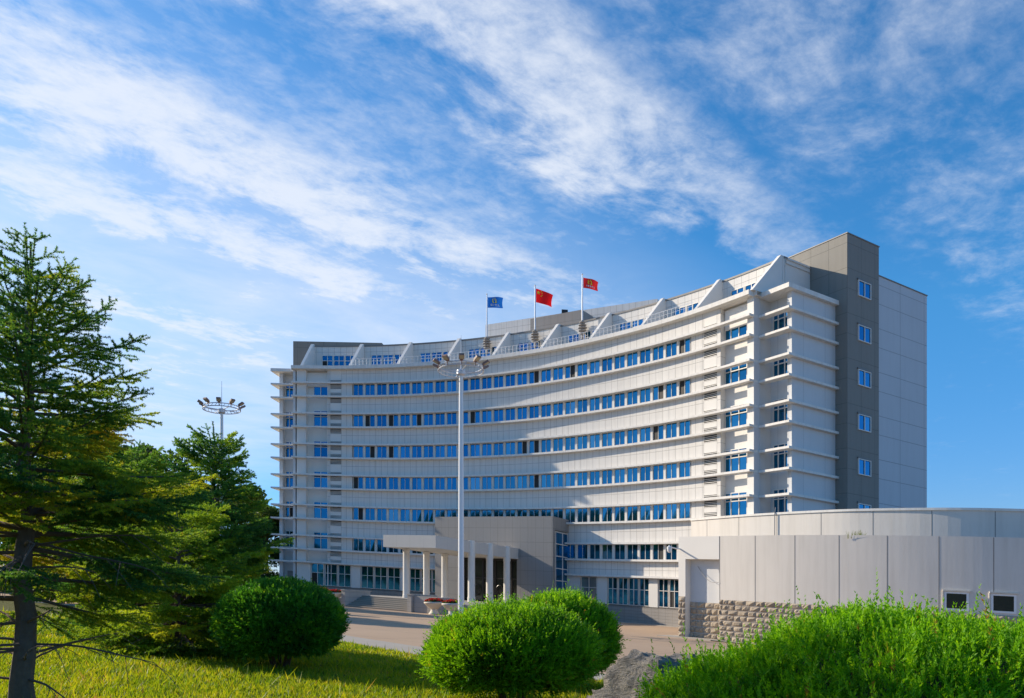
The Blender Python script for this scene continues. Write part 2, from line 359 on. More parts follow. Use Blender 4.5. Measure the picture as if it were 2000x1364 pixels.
WIN = []
def window(o, du, nrm, h0, h1, w, cols, rows, fr=.05, open_=(), pane='glass', parent=None, deep=.07):
    """o: plan point of the left jamb on the glass plane; du: plan direction to the right; nrm: outward plan direction"""
    F, G = MB(), MB()
    def bar(a0, a1, b0, b1, dd=deep):
        c = lambda a, h, d: (o[0]+du[0]*a+nrm[0]*d, o[1]+du[1]*a+nrm[1]*d, h)
        F.hexa([c(a0, b0, dd), c(a1, b0, dd), c(a1, b0, -.03), c(a0, b0, -.03)], [c(a0, b1, dd), c(a1, b1, dd), c(a1, b1, -.03), c(a0, b1, -.03)])
    xs = [0]+[w*k for k in cols]+[w]; hs = [h0]+[h0+(h1-h0)*k for k in rows]+[h1]
    bar(0, fr, h0, h1); bar(w-fr, w, h0, h1); bar(fr, w-fr, h0, h0+fr); bar(fr, w-fr, h1-fr, h1)
    for xx in xs[1:-1]: bar(xx-fr*.5, xx+fr*.5, h0+fr, h1-fr, deep-.005)
    for hh in hs[1:-1]: bar(fr, w-fr, hh-fr*.5, hh+fr*.5, deep-.012)
    k = 0; base = random.random()
    for j in range(len(hs)-1):
        for i in range(len(xs)-1):
            dk = k in open_; v_ = .5*base+.5*random.random(); e = [random.uniform(-.004, .004) for _ in range(4)]
            c = lambda a, h, d: (o[0]+du[0]*a+nrm[0]*d, o[1]+du[1]*a+nrm[1]*d, h)
            x0, x1, y0, y1 = xs[i]+.015, xs[i+1]-.015, hs[j]+.015, hs[j+1]-.015
            G.face([c(x0, y0, e[0]), c(x1, y0, e[1]), c(x1, y1, e[2]), c(x0, y1, e[3])], 1 if dk else 0, var=v_); k += 1
    Y = max(1., o[1]); WIN.append(((w*(h1-h0)*abs(nrm[1]*Y+nrm[0]*o[0])/Y)/(Y*Y), F, G, pane, parent))

wall, ledges = MB(), []
# --- body behind everything
ring = [P(AL+(AR-AL)*i/36, -1.6) for i in range(37)]+[P(AR-(AR-AL)*i/36, -15.) for i in range(37)]
wall.prism(ring, -.5, LH[0]-.36, 0)
# backing right behind the windows and solid skin of the main facade
arc_strip(wall, AL+4.0, AR-3.2, -.28, -.5, LH[0]-.1, 0, 40)
for a in (AL+4.0, AR-3.2):
    p, q = P(a, 0.), P(a, -1.6); wall.prism([p, q, P(a+(.1 if a < 20 else -.1), -1.6), P(a+(.1 if a < 20 else -.1), 0.)], -.3, LH[0]-.02, 0)
bl, br = AL+4.1, AR-3.3
LVL, LVR = (11.62, 12.95), (54.36, 55.69)      # louvre shafts
def skin(h0, h1, skip=True):
    for a, b in (((bl, LVL[0]), (LVL[1], LVR[0]), (LVR[1], br)) if skip else ((bl, br),)): arc_strip(wall, a, b, 0., h0, h1, 0, None if b-a > 3 else 1)
skin(LH[1], LH[0]-.02)
for k in range(6):
    sill = LH[2+2*k]; nxt = LH[3+2*k] if k < 5 else LH[13]
    if k < 5: skin(nxt-.1, sill-.02)
    else: skin(nxt-.1, sill-.02)
for k in range(6):
    hd, sl = LH[1+2*k]-TH, LH[2+2*k]
    for a, b in ((bl, LVL[0]), (LVL[1], A0), (A1, LVR[0]), (LVR[1], br)): arc_strip(wall, a, b, 0., sl-.1, hd+.4, 0, 1)
    for a in (A0, A1):
        p, q = P(a, 0.), P(a, -.28); wall.face([(p[0], p[1], sl-.1), (q[0], q[1], sl-.1), (q[0], q[1], hd+.3), (p[0], p[1], hd+.3)], 0)
    for i in range(NU):
        a0 = A0+DA*i; g = DA*.088
        # pier between units
        if i > 0:
            p0, p1, q1, q0 = P(a0-g, 0.), P(a0+g, 0.), P(a0+g, -.25), P(a0-g, -.25)
            wall.prism([p0, p1, q1, q0], sl-.05, hd+.1, 0, caps=False)
        p, q = P(a0+g, -.09), P(a0+DA-g, -.09); w = math.hypot(q[0]-p[0], q[1]-p[1]); du = ((q[0]-p[0])/w, (q[1]-p[1])/w); nr = (du[1], -du[0])
        if nr[0]*p[0]+nr[1]*p[1] > 0: nr = (-nr[0], -nr[1])
        op = (random.choice((0, 1)),) if random.random() < .09 else ()
        hidden = k == 5 and 872 < 1000+FPX*p[0]/p[1] < 1095
        if not hidden: window(p, du, nr, sl+.0, hd+.02, w, [.5], [], .04, op, deep=.05)
# ground floor: stone base, piers, window groups
arc_strip(wall, AL+1.5, AR-.62, .06, -1.5, 1.62, 1, 40); arc_slab(wall, AL+1.5, AR-.62, .06, -.3, 1.5, 1.62, 1, 40)
gl = MB()
blg, brg = AL+1.5, AR-.62; grp = [(9.35, 14.1, 3), (15.2, 19.95, 3), (21.0, 25.0, 3), (41.05, 43.0, -1), (44.1, 48.7, 4), (49.6, 54.2, 4)]
ed = sorted([(a, b) for a, b, n in grp]); cur = blg
for a, b in ed+[(brg, brg)]:
    if a-cur > .05: arc_slab(wall, cur, a, .02, -.3, 1.62, LH[13]-TH+.02, 2, max(1, int((a-cur)/1.5)))
    cur = b
for a, b, n in grp:
    m_ = abs(n) if n > 0 else 1
    for i in range(m_):
        p, q = P(a+(b-a)*(i+.045)/m_, -.1), P(a+(b-a)*(i+.955)/m_, -.1); w = math.hypot(q[0]-p[0], q[1]-p[1]); du = ((q[0]-p[0])/w, (q[1]-p[1])/w); nr = (du[1], -du[0])
        window(p, du, nr, 1.66, LH[13]-TH-.02, w, [.5], [.58], .055, (random.choice((0, 1)),) if random.random() < .2 else (), 'glass' if n > 0 else 'paleglass')
    arc_strip(wall, a, b, -.2, 1.6, LH[13], 2, 2)
# --- first bays (recessed loggias) at both ends of the arc
for a, b in ((AL+1.45, AL+4.0), (AR-3.2, AR-.55)):
    arc_strip(wall, a-.6, b+.6, -.62, -.3, LH[0]-.1, 2, 3)
    right = a > 30
    pa, pb = (AR-.62, AR) if right else (AL+.45, AL+1.5)
    arc_slab(wall, pa, pb, -.02, -1.5, -.4, LH[0]-.03, 2, 1)
    for k in range(6):
        hd, sl = LH[1+2*k], LH[2+2*k]; aa, bb = (a+.04, b+.15) if right else (a+.75, b-.12)
        p, q = P(aa, -.52), P(bb, -.52); w = math.hypot(q[0]-p[0], q[1]-p[1]); du = ((q[0]-p[0])/w, (q[1]-p[1])/w); nr = (du[1], -du[0])
        window(p, du, nr, sl+.02, hd+.42, w, [.22, .5, .78] if right else [.5], [.64], .075, ())
    if a > 30:
        p, q = P(a+.12, -1.05), P(b-.1, -1.05); w = math.hypot(q[0]-p[0], q[1]-p[1]); du = ((q[0]-p[0])/w, (q[1]-p[1])/w)
for right in (0, 1):        # parapet panel in the top opening of each first bay
    a, b = (AR-3.1, AR-.6) if right else (AL+1., AL+3.9)
    arc_slab(wall, a, b, -.4, -.55, LH[1]-.4, LH[1]+1.25, 2, 2)
# --- second blocks beyond the arc
def blk(right):
    if right: O = P(AR, LED); s = (.5, -.866); w = (.866, .5)
    else: O = P(AL, LED); s = (-.991, .13); w = (.13, .991)
    return lambda a, b: (O[0]+s[0]*a+w[0]*b, O[1]+s[1]*a+w[1]*b), s, w
for right in (0, 1):
    B, s, w = blk(right); top = LH[0]-.03
    wb = MB()
    e_ = 2.70 if right else 2.25; p_ = e_-.42
    wb.prism([B(-2., 2.45), B(e_, 2.45), B(e_, 9.), B(-2., 9.)], -1.6, top, 0)
    wb.prism([B(p_, 1.75), B(e_+.002, 1.75), B(e_+.002, 2.46), B(p_, 2.46)], -1.6, top, 0)
    wb.prism([B(-.3, .53), B(0., .53), B(0., 2.5), B(-.3, 2.5)], -1.6, top, 0)
    wb.build('corner_block', ['blockw'], office, ORG)
    for k in range(6):
        hd, sl = LH[1+2*k], LH[2+2*k]; p, q = B(.3, 2.42), B(p_-.08, 2.42); ww = p_-.38
        nr = (-w[0], -w[1])
        if right: window(p, s, nr, sl+.1, hd+.6, ww, [.28, .62], [.62], .08, ())
        else: window(q, (-s[0], -s[1]), nr, sl+.1, hd+.5, ww, [.35, .7], [.62], .08, (1,) if k == 4 else ())
    if right is 0 or right == 0:
        dm = MB(); dm.prism([B(.5, 2.37), B(1.5, 2.37), B(1.5, 2.47), B(.5, 2.47)], 0, 3.2, 0); dm.build('side_door', ['hall'], office, ORG)
# --- ledges (one part per level, wrapping both ends)
for i, h in enumerate(LH):
    L = MB(); t_ = .36 if i == 0 else TH
    arc_slab(L, AL, AR, LED+(.08 if i == 0 else 0), .0 if i else -.35, h-t_, h, 0, 40)
    for right in (0, 1):
        B, s, w = blk(right); e = 3.05; hb = h-.012 if i else h-.10
        L.prism([B(-.12, -.0), B(0.003, -.0), B(0.003, 1.02), B(-.12, 1.02)], hb-t_+.02, hb-.0, 0)
        L.prism([B(-.12, 1.02), B(e, 1.02), B(e, 1.66), B(-.12, 1.66)], hb-t_, hb, 0)
        L.prism([B(2.2, 1.66), B(e, 1.66), B(e, 7.0), B(2.2, 7.0)], hb-t_, hb, 0)
        if i == 0: L.prism([B(-2., 1.66), B(2.2, 1.66), B(2.2, 7.0), B(-2., 7.0)], hb-t_+.01, hb-.01, 0)
    L.build('ledge', ['ledge'], office, ORG)
wall.build('wall', ['facade', 'basestone', 'white'], office, ORG)
# --- louvred vent shafts
def louvre(a0, a1, h0, h1, n, lm):
    p, q = P(a0, 0.), P(a1, 0.)
    for i in range(n):
        hh = h0+(h1-h0)*(i+.5)/n; dz = (h1-h0)/n
        o0, o1, i1, i0 = P(a0, .02), P(a1, .02), P(a1, -.12), P(a0, -.12); c = lambda k, h: (k[0], k[1], h)
        lm.hexa([c(o0, hh-dz*.42), c(o1, hh-dz*.42), c(i1, hh-.02), c(i0, hh-.02)], [c(o0, hh-dz*.42+.055), c(o1, hh-dz*.42+.055), c(i1, hh+.03), c(i0, hh+.03)], 0)
for a0, a1 in (LVL, LVR):
    for k in range(7):
        lm = MB(); hi = LH[0]-.36 if k == 0 else LH[2*k]-TH; mid = LH[1+2*k] if k < 6 else LH[13]
        arc_strip(lm, a0, a1, -.14, mid-.02, hi+.02, 1, 1)
        zones = [(hi-.62, hi-.05, 4), (mid+.05, mid+.32, 2)] if k else [(mid+.05, mid+.32, 2)]
        if k < 6:
            hd, sl = LH[1+2*k]-TH, LH[2+2*k]; arc_strip(lm, a0, a1, -.14, sl-.02, hd+.02, 1, 1)
            zones += [(hd-.58, hd-.04, 4), (sl+.04, sl+.44, 3)]
        for z0, z1, n in zones: louvre(a0, a1, z0, z1, n, lm)
        solid = [(zones[1][1] if k else mid+.32, (hi-.62) if k else hi)]
        if k < 6: solid.append((sl+.44, hd-.58))
        for z0, z1 in solid: arc_slab(lm, a0+.02, a1-.02, -.002, -.13, z0, z1, 0, 1)
        lm.build('louvre_vent', ['white', 'dark'], office, ORG)
# --- penthouse behind slanted fins
PH = 31.05; PD = -3.3
pw = MB(); arc_strip(pw, AL+.6, AR+.35, PD, LH[0]-.4, PH, 0, 40); arc_slab(pw, AL+.6, AR+.35, PD-.1, -12., PH-.4, PH-.02, 0, 30, False)
arc_slab(pw, AL+.6, AR+.3, .0, PD, LH[0]-.38, LH[0]-.05, 1, 40, False)
pw.build('penthouse_wall', ['facade', 'white'], office, ORG)
cp = MB(); arc_slab(cp, AL+.6, AR+.3, PD+.07, PD-.35, PH, PH+.16, 0, 40); cp.build('roof_coping', ['coping'], office, ORG)
FA = [8.4+5.655*i for i in range(10)]
for i, a in enumerate(FA):
    fm = MB(); g = .16
    lo = [P(a-g, .36), P(a+g, .36), P(a+g, PD), P(a-g, PD)]; up = [P(a-g, PD+.35), P(a+g, PD+.35), P(a+g, PD-.1), P(a-g, PD-.1)]
    fm.hexa([(q[0], q[1], LH[0]-.02) for q in lo], [(q[0], q[1], PH+.22) for q in up]); fm.build('roof_fin', ['white'], office, ORG)
for i in range(9):
    a = FA[i]+.17*5.655; b = FA[i]+.87*5.655
    for j in range(3):
        p, q = P(a+(b-a)*(j+.03)/3, PD+.03), P(a+(b-a)*(j+.97)/3, PD+.03); w = math.hypot(q[0]-p[0], q[1]-p[1]); du = ((q[0]-p[0])/w, (q[1]-p[1])/w); nr = (du[1], -du[0])
        window(p, du, nr, LH[0]+.9, LH[0]+2.4, w, [.5], [.55], .06, (0,) if (i, j) == (0, 0) else ())
rl = MB()
for i in range(10):
    a, b = (FA[i]+.25, FA[i+1]-.25) if i < 9 else (0, 0)
    if i in (9, 8, 0): continue
    for hh, r in ((.85, .024), (.5, .014), (.15, .014)): rl.tube([P(a+(b-a)*k/6, .25)+(LH[0]+hh,) for k in range(7)], r, 0, 5, graded=True)
    for k in range(13): q = P(a+(b-a)*k/12, .25); rl.tube([q+(LH[0]-.02,), q+(LH[0]+.85,)], .017, 0, 4, graded=True)
rl.build('railing', ['metalw'], office, ORG)
# --- end towers, white end block, rooftop plant room
B, s, w = blk(1)
pe = MB(); e0 = P(FA[9]+.16, PD); 
pe.prism([B(-.55, 3.6), B(.235, 3.6), B(.235, 6.94), B(-.55, 6.94)], LH[0]-.2, PH+.19, 0); pe.build('penthouse_end_wall', ['white'], office, ORG)
tw = MB(); tw.prism([B(-9., 6.95), B(3.81, 6.95), B(3.81, 11.0), B(-9., 11.0)], -1.6, 32.7, 0)
tw_o = tw.build('stair_tower', ['tower'], office, ORG)
tc_ = MB(); tc_.prism([B(-9.02, 6.9), B(3.86, 6.9), B(3.86, 11.05), B(-9.02, 11.05)], 32.7, 32.78, 0); tc_.build('coping', ['coping'], tw_o, ORG)
for k in range(6):
    q = B(3.84, 6.95+1.3); window(q, w, s, 28.0-3.63*k, 29.3-3.63*k, 1.62, [.5], [], .07, (), parent=tw_o)
    h2 = MB(); h2.prism([B(3.80, 8.17), B(3.93, 8.17), B(3.93, 9.95), B(3.80, 9.95)], 29.32-3.63*k, 29.42-3.63*k, 0); h2.build('window_hood', ['coping'], tw_o, ORG)
we = MB(); we.prism([B(-9., 11.01), B(3.74, 11.01), B(3.74, 17.8), B(-9., 17.8)], -1.6, 30.35, 0); we.build('end_block', ['endw'], office, ORG)
wc = MB(); wc.prism([B(3.4, 11.01), B(3.8, 11.01), B(3.8, 17.85), B(3.4, 17.85)], 30.35, 30.43, 0); wc.build('end_coping', ['coping'], office, ORG)
B, s, w = blk(0)
tw = MB(); tw.prism([B(2.75, 6.95), B(-9, 6.95), B(-9, 11.), B(2.75, 11.)], -1.6, 32.75, 0); tw.build('stair_tower', ['tower'], office, ORG)
def rq(px, d): return P(ang_at(px, d), d)
rp = MB(); rp.prism([(-3.24, 94.), (15.66, 82.7), (17.8, 86.2), (-1.1, 97.5)], PH-.4, 34.8, 0); rp.build('plant_room', ['facade'], office, ORG)
rg = MB(); rg.prism([rq(1036, -6.6), rq(1136.5, -6.6), P(ang_at(1136.5, -6.6), -10.), P(ang_at(1036, -6.6), -10.)], PH-.4, 33.9, 0); rg.build('grey_plant_room', ['hall'], office, ORG)

# --- entrance hall, canopy, columns
AC = 33.66; E0 = P(AC, 0.); TV = (cos(R_(AC)), -sin(R_(AC))); NV = (-sin(R_(AC)), -cos(R_(AC)))
def E(s_, q_): return (E0[0]+TV[0]*s_+NV[0]*q_, E0[1]+TV[1]*s_+NV[1]*q_)
POD = 1.05
hall = MB()
hall.prism([E(-8.25, 3.5), E(-4.9, 3.5), E(-4.9, -.5), E(-8.25, -.5)], -.5, 5.6, 0)
hall.prism([E(2.4, 3.5), E(6.6, 3.5), E(6.6, 3.05), E(2.4, 3.05)], -.5, 5.6, 0, u0=10.65)
hall.prism([E(-8.25, 3.5), E(6.6, 3.5), E(6.6, 3.05), E(6.6, -.2), E(-8.25, -.2)], 8.6, 9.9, 0)
hall.prism([E(-8.25, 3.5), E(6.6, 3.5), E(6.6, 3.05), E(6.35, 3.05), E(6.35, -.2), E(-8.25, -.2)], 5.6, 8.6, 0)
hall.prism([E(6.1, 3.05), E(6.35, 3.05), E(6.35, -.3), E(6.1, -.3)], -.5, 5.6, 0)
hall_o = hall.build('entrance_hall', ['hall'], office, ORG)
q = E(6.42, 2.75); window(q, (-NV[0], -NV[1]), TV, 1.2, 8.5, 2.9, [.5], [1/6, 2/6, 3/6, 4/6, 5/6], .09, parent=hall_o)
sw = MB(); sw.prism([E(6.1, 3.04), E(6.38, 3.04), E(6.38, -.3), E(6.1, -.3)], 0., 8.6, 0)
fs = MB(); fs.prism([E(-4.9, 2.6), E(2.4, 2.6), E(2.4, 2.5), E(-4.9, 2.5)], POD, 5.6, 0); gd = fs.build('glazed_entrance', ['doorglass'], hall_o, ORG)
df = MB()
for s_ in (-4.88, -3.9, -2.5, -2.4, -.95, -.85, .5, 1.2, 2.3): df.prism([E(s_, 2.75), E(s_+.12, 2.75), E(s_+.12, 2.61), E(s_, 2.61)], POD, 5.58, 0)
for h_ in (POD+.02, 3.5, 5.42): df.prism([E(-4.85, 2.73), E(2.38, 2.73), E(2.38, 2.615), E(-4.85, 2.615)], h_, h_+.13, 0)
df.build('door_frame', ['doorframe'], gd, ORG)
for s_ in (-3.2, -.2):
    rg_ = MB(); c3 = E(s_, 2.8)
    ringp = [(c3[0]+TV[0]*.42*cos(2*pi*k/20), c3[1]+TV[1]*.42*cos(2*pi*k/20), 2.3+.55*sin(2*pi*k/20)) for k in range(21)]
    rg_.tube(ringp, .06, 0, 6, graded=True); rg_.build('door_handle', ['doorframe'], gd, ORG)
canopy = MB(); canopy.prism([E(-3.5, 16.55), E(2.54, 16.55), E(2.54, 3.5), E(-3.5, 3.5)], 5.62, 5.9, 1)
def beam(a, b, h0, h1): canopy.prism([E(*a), E(b[0], a[1]), E(*b), E(a[0], b[1])], h0, h1, 0)
beam((-3.5, 16.55), (2.54, 16.2), 5.902, 6.68); beam((-3.5, 16.2), (-3.15, 3.5), 5.902, 6.66); beam((2.19, 16.2), (2.54, 3.5), 5.902, 6.66)
beam((-3.56, 16.61), (2.6, 16.551), 5.58, 6.68); beam((2.541, 16.55), (2.6, 3.51), 5.58, 6.67); beam((-3.56, 16.55), (-3.501, 3.51), 5.58, 6.67)
can_o = canopy.build('canopy', ['canopy', 'canopy'], office, ORG)
for s_, ks in ((-2.9, (10.7, 7.8, 5.0)), (2.5, (7.8, 4.9, 1.95))):
    for k in ks:
        cm = MB(); c3 = E(s_, 3.5+k); h1 = 5.58
        if s_ > 0: cm.lathe((c3[0], c3[1], gz(c3[0], 0, 0)), [(.0, POD), (.37, POD), (.37, POD+.42), (.34, POD+.45), (.35, POD+.52), (.335, POD+.55), (.325, 5.2), (.36, 5.24), (.36, 5.5), (.34, 5.53), (.34, 6.72), (0., 6.74)], 0, 20)
        else: cm.lathe((c3[0], c3[1], gz(c3[0], 0, 0)), [(.0, POD), (.35, POD), (.34, POD+.3), (.32, POD+.35), (.315, h1-.25), (.35, h1-.2), (.35, h1), (0., h1)], 0, 20)
        cm.build('column', ['white'], can_o, ORG)
# --- windows become parts: the hundred that show largest each on their own, the rest as one
WIN.sort(key=lambda w_: -w_[0])
rest = MB()
for i, (ar, F, G, pane, par) in enumerate(WIN):
    par_o = par if par is not None else office
    if i < 99 or par is not None or pane != 'glass':
        wo = F.build('window', ['frame'], par_o, ORG); G.build('pane', [pane, 'dark'], wo, ORG)
    else:
        nF = len(F.f); rest.join(F); G2 = MB(); G2.v, G2.f, G2.uv, G2.var = G.v, G.f, G.uv, G.var; G2.m = [k+1 for k in G.m]; rest.join(G2)
rest.build('window', ['frame', 'glass', 'dark'], office, ORG, kind='stuff')

# --- podium, steps
st = thing('entrance_steps', 'broad grey stone steps with low side walls leading up to the entrance canopy', 'steps', (E(-.6, 19)[0], E(-.6, 19)[1], gz(E(-.6, 19)[0], 0, 0)))
so = tuple(st.location)
pm = MB(); pm.prism([E(-4.2, 18.3), E(3.0, 18.3), E(5.6, 18.3), E(5.6, 2.6), E(-9., 2.6), E(-9., 18.3)], -1., POD, 0); pm.build('landing', ['podium'], st, so)
sm = MB(); ns = 7
for i in range(ns):
    q1 = 20.6-i*.33; sm.prism([E(-4.2, q1), E(3.0, q1), E(3.0, q1-.331 if i < ns-1 else 18.302), E(-4.2, q1-.331 if i < ns-1 else 18.302)], -1., POD*(i+1)/ns-.002*(i == ns-1), 0)
    sm.prism([E(-4.2, q1+.03), E(3.0, q1+.03), E(3.0, q1+.001), E(-4.2, q1+.001)], POD*(i+1)/ns-.05, POD*(i+1)/ns, 0)
sm.build('stair_flight', ['pave'], st, so)
for a, b in ((-4.62, -4.2), (3.0, 3.42)):
    cm = MB(); cm.prism([E(a, 20.75), E(b, 20.75), E(b, 17.6), E(a, 17.6)], -1., POD+.36, 0); cm.prism([E(a-.04, 20.8), E(b+.04, 20.8), E(b+.04, 17.55), E(a-.04, 17.55)], POD+.36, POD+.44, 0); cm.build('side_wall', ['podium'], st, so)
cm = MB(); cm.prism([E(3.46, 20.5), E(5.9, 20.5), E(5.9, 18.31), E(3.46, 18.31)], -1., POD+.30, 0); cm.build('front_wall', ['podium'], st, so)
cm = MB(); cm.prism([E(-9., 20.5), E(-4.66, 20.5), E(-4.66, 18.31), E(-9., 18.31)], -1., .7, 0); cm.build('front_wall', ['podium'], st, so)
rm = MB(); r0 = [E(5.61, 18.2), E(5.61, 9.), E(17., 9.), E(17., 18.2)]
rm.hexa([(r0[0][0], r0[0][1], -1.), (r0[3][0], r0[3][1], -1.), (r0[2][0], r0[2][1], -1.), (r0[1][0], r0[1][1], -1.)],
        [(r0[0][0], r0[0][1], POD-.004), (r0[3][0], r0[3][1], .01), (r0[2][0], r0[2][1], .01), (r0[1][0], r0[1][1], POD-.004)]); rm.build('ramp', ['pave'], st, so)

# ================================================================== flags
def flagpole(px, lab, flab, cloth, kind):
    d = PD+.55; a = ang_at(px, d); q = P(a, d); base = (q[0], q[1], gz(q[0], 0, 29.6))
    t = thing('flagpole', lab, 'flagpole', base, 'flagpoles on the curved roof edge')
    pm = MB(); pm.tube([(q[0], q[1], base[2]+.2), (q[0], q[1], base[2]+3.), (q[0], q[1], base[2]+6.15)], [.085, .075, .05], 0, 8); pm.lathe((q[0], q[1], base[2]+6.15), [(.05, 0), (.09, .06), (.07, .14), (0, .18)], 0, 8)
    pm.build('pole', ['galv'], t, base)
    for i in range(5):
        rm = MB(); r = (.34, .42, .46, .42, .36)[4-i]; z = base[2]-.05+i*.28; rm.lathe((q[0], q[1], z), [(0, 0), (.2, 0), (r, .10), (r, .17), (.2, .20), (0, .20)], 0, 12); rm.build('bracket_ring', ['bronze'], t, base)
    wb = MB(); wb.tube([(q[0], q[1], base[2]-.55), (q[0], q[1], base[2]+1.4)], .14, 0, 8); wb.build('bracket_core', ['bronze'], t, base)
    fl = thing('flag', flab, 'flag', (q[0]+.09, q[1], base[2]+5.9), 'flags flying over the building'); fo = tuple(fl.location)
    WD, HT, dr = {'c': (1.85, 1.5, .78), 'b': (1.8, 1.2, .10), 'r': (1.6, 1.08, .50)}[kind]
    def W3(u_, v_, off=0.):
        x_ = u_*WD*(.97 - .05*sin(v_*3)); ph = 5.2*u_+1.3*v_+(0 if kind == 'c' else 1.2)
        y_ = .13*u_**.6*sin(ph)-.30*u_*WD*.3
        z_ = -v_*HT*(1-.10*u_*(kind != 'b'))-dr*u_**1.25+.05*u_*sin(4*u_+3*v_)
        if kind == 'c' and u_ > .75: x_ += (u_-.75)*.5*(.5-v_); 
        return (fo[0]+x_, fo[1]+y_-off, fo[2]+z_)
    cm = MB(); n1, n2 = 22, 14
    for i in range(n1):
        for j in range(n2): cm.face([W3(i/n1, j/n2), W3(i/n1, (j+1)/n2), W3((i+1)/n1, (j+1)/n2), W3((i+1)/n1, j/n2)], 0, graded=False)
    cm.build('cloth', [cloth], fl, fo, smooth=True, merge=True)
    def decal(nm, polys, mt):
        dm = MB()
        for pl in polys:
            for off in (.012, -.012): dm.face([W3(a_, b_, off) for a_, b_ in (pl if off > 0 else pl[::-1])], 0, graded=False)
        dm.build(nm, [mt], fl, fo)
    def star(cu, cv, r, rot=0.):
        pts = []
        for k in range(10): rr = r*(1 if k % 2 == 0 else .40); an = rot-pi/2+pi*k/5; pts.append((cu+rr*cos(an)/1.17, cv+rr*sin(an)))
        return pts
    if kind == 'c':
        c_ = (.165, .25); out = [star(*c_, .155)]
        for su, sv in ((.335, .10), (.40, .20), (.40, .35), (.335, .45)): out.append(star(su, sv, .055, math.atan2(c_[1]-sv, (c_[0]-su))+pi/2))
        tri = []
        for s5 in out:
            cu = sum(p_[0] for p_ in s5)/10; cv_ = sum(p_[1] for p_ in s5)/10
            for k in range(10): tri.append([(cu, cv_), s5[k], s5[(k+1) % 10]])
        decal('star', [t_[::-1] for t_ in tri], 'yellow')
    else:
        def blob(pts): return [(u_, v_) for u_, v_ in pts]
        polys = [[(.33, .10), (.37, .20), (.38, .42), (.44, .55), (.36, .56), (.31, .42)], [(.47, .03), (.50, .16), (.48, .30), (.44, .36), (.45, .18)], [(.53, .13), (.58, .26), (.60, .42), (.63, .52), (.55, .56), (.47, .55), (.54, .44)]]
        decal('emblem', [p_[::-1] for p_ in polys], 'yellow')
        tx = []; rr_ = random.Random(5 if kind == 'b' else 9)
        for k in range(5):
            u0 = .20+k*.125
            for q_ in range(4):
                a_ = u0+rr_.random()*.05; b_ = .66+rr_.random()*.16
                if rr_.random() < .5: tx.append([(a_, b_), (a_, b_+.03), (a_+.06, b_+.03), (a_+.06, b_)])
                else: tx.append([(a_, .64), (a_, .84), (a_+.022, .84), (a_+.022, .64)])
        decal('lettering', tx, 'printw')
flagpole(951, 'steel flagpole on a ribbed bracket carrying the blue flag', 'blue flag with yellow emblem and white lettering on the roof edge', 'blue', 'b')
flagpole(1045, 'steel flagpole on a ribbed bracket carrying the plain red starred flag', 'bright red flag with small yellow stars flying between the other two flags', 'red', 'c')
flagpole(1137.5, 'steel flagpole on a ribbed bracket carrying the small crimson flag with an emblem', 'crimson flag with yellow emblem and white lettering on the roof edge', 'redb', 'r')
q = rq(1103, -7.); sp_ = thing('roof_floodlight', 'small black floodlight on top of the grey rooftop plant room', 'floodlight', (q[0], q[1], gz(q[0], 0, 33.9))); so2 = tuple(sp_.location)
lm = MB(); lm.prism([(q[0]-.35, q[1]-.1), (q[0]+.35, q[1]-.1), (q[0]+.35, q[1]+.15), (q[0]-.35, q[1]+.15)], 34.07, 34.43, 0); lm.build('housing', ['doorframe'], sp_, so2)
lm = MB(); lm.tube([(q[0], q[1], so2[2]), (q[0], q[1], so2[2]+.2)], .06, 0, 6); lm.build('bracket', ['doorframe'], sp_, so2)

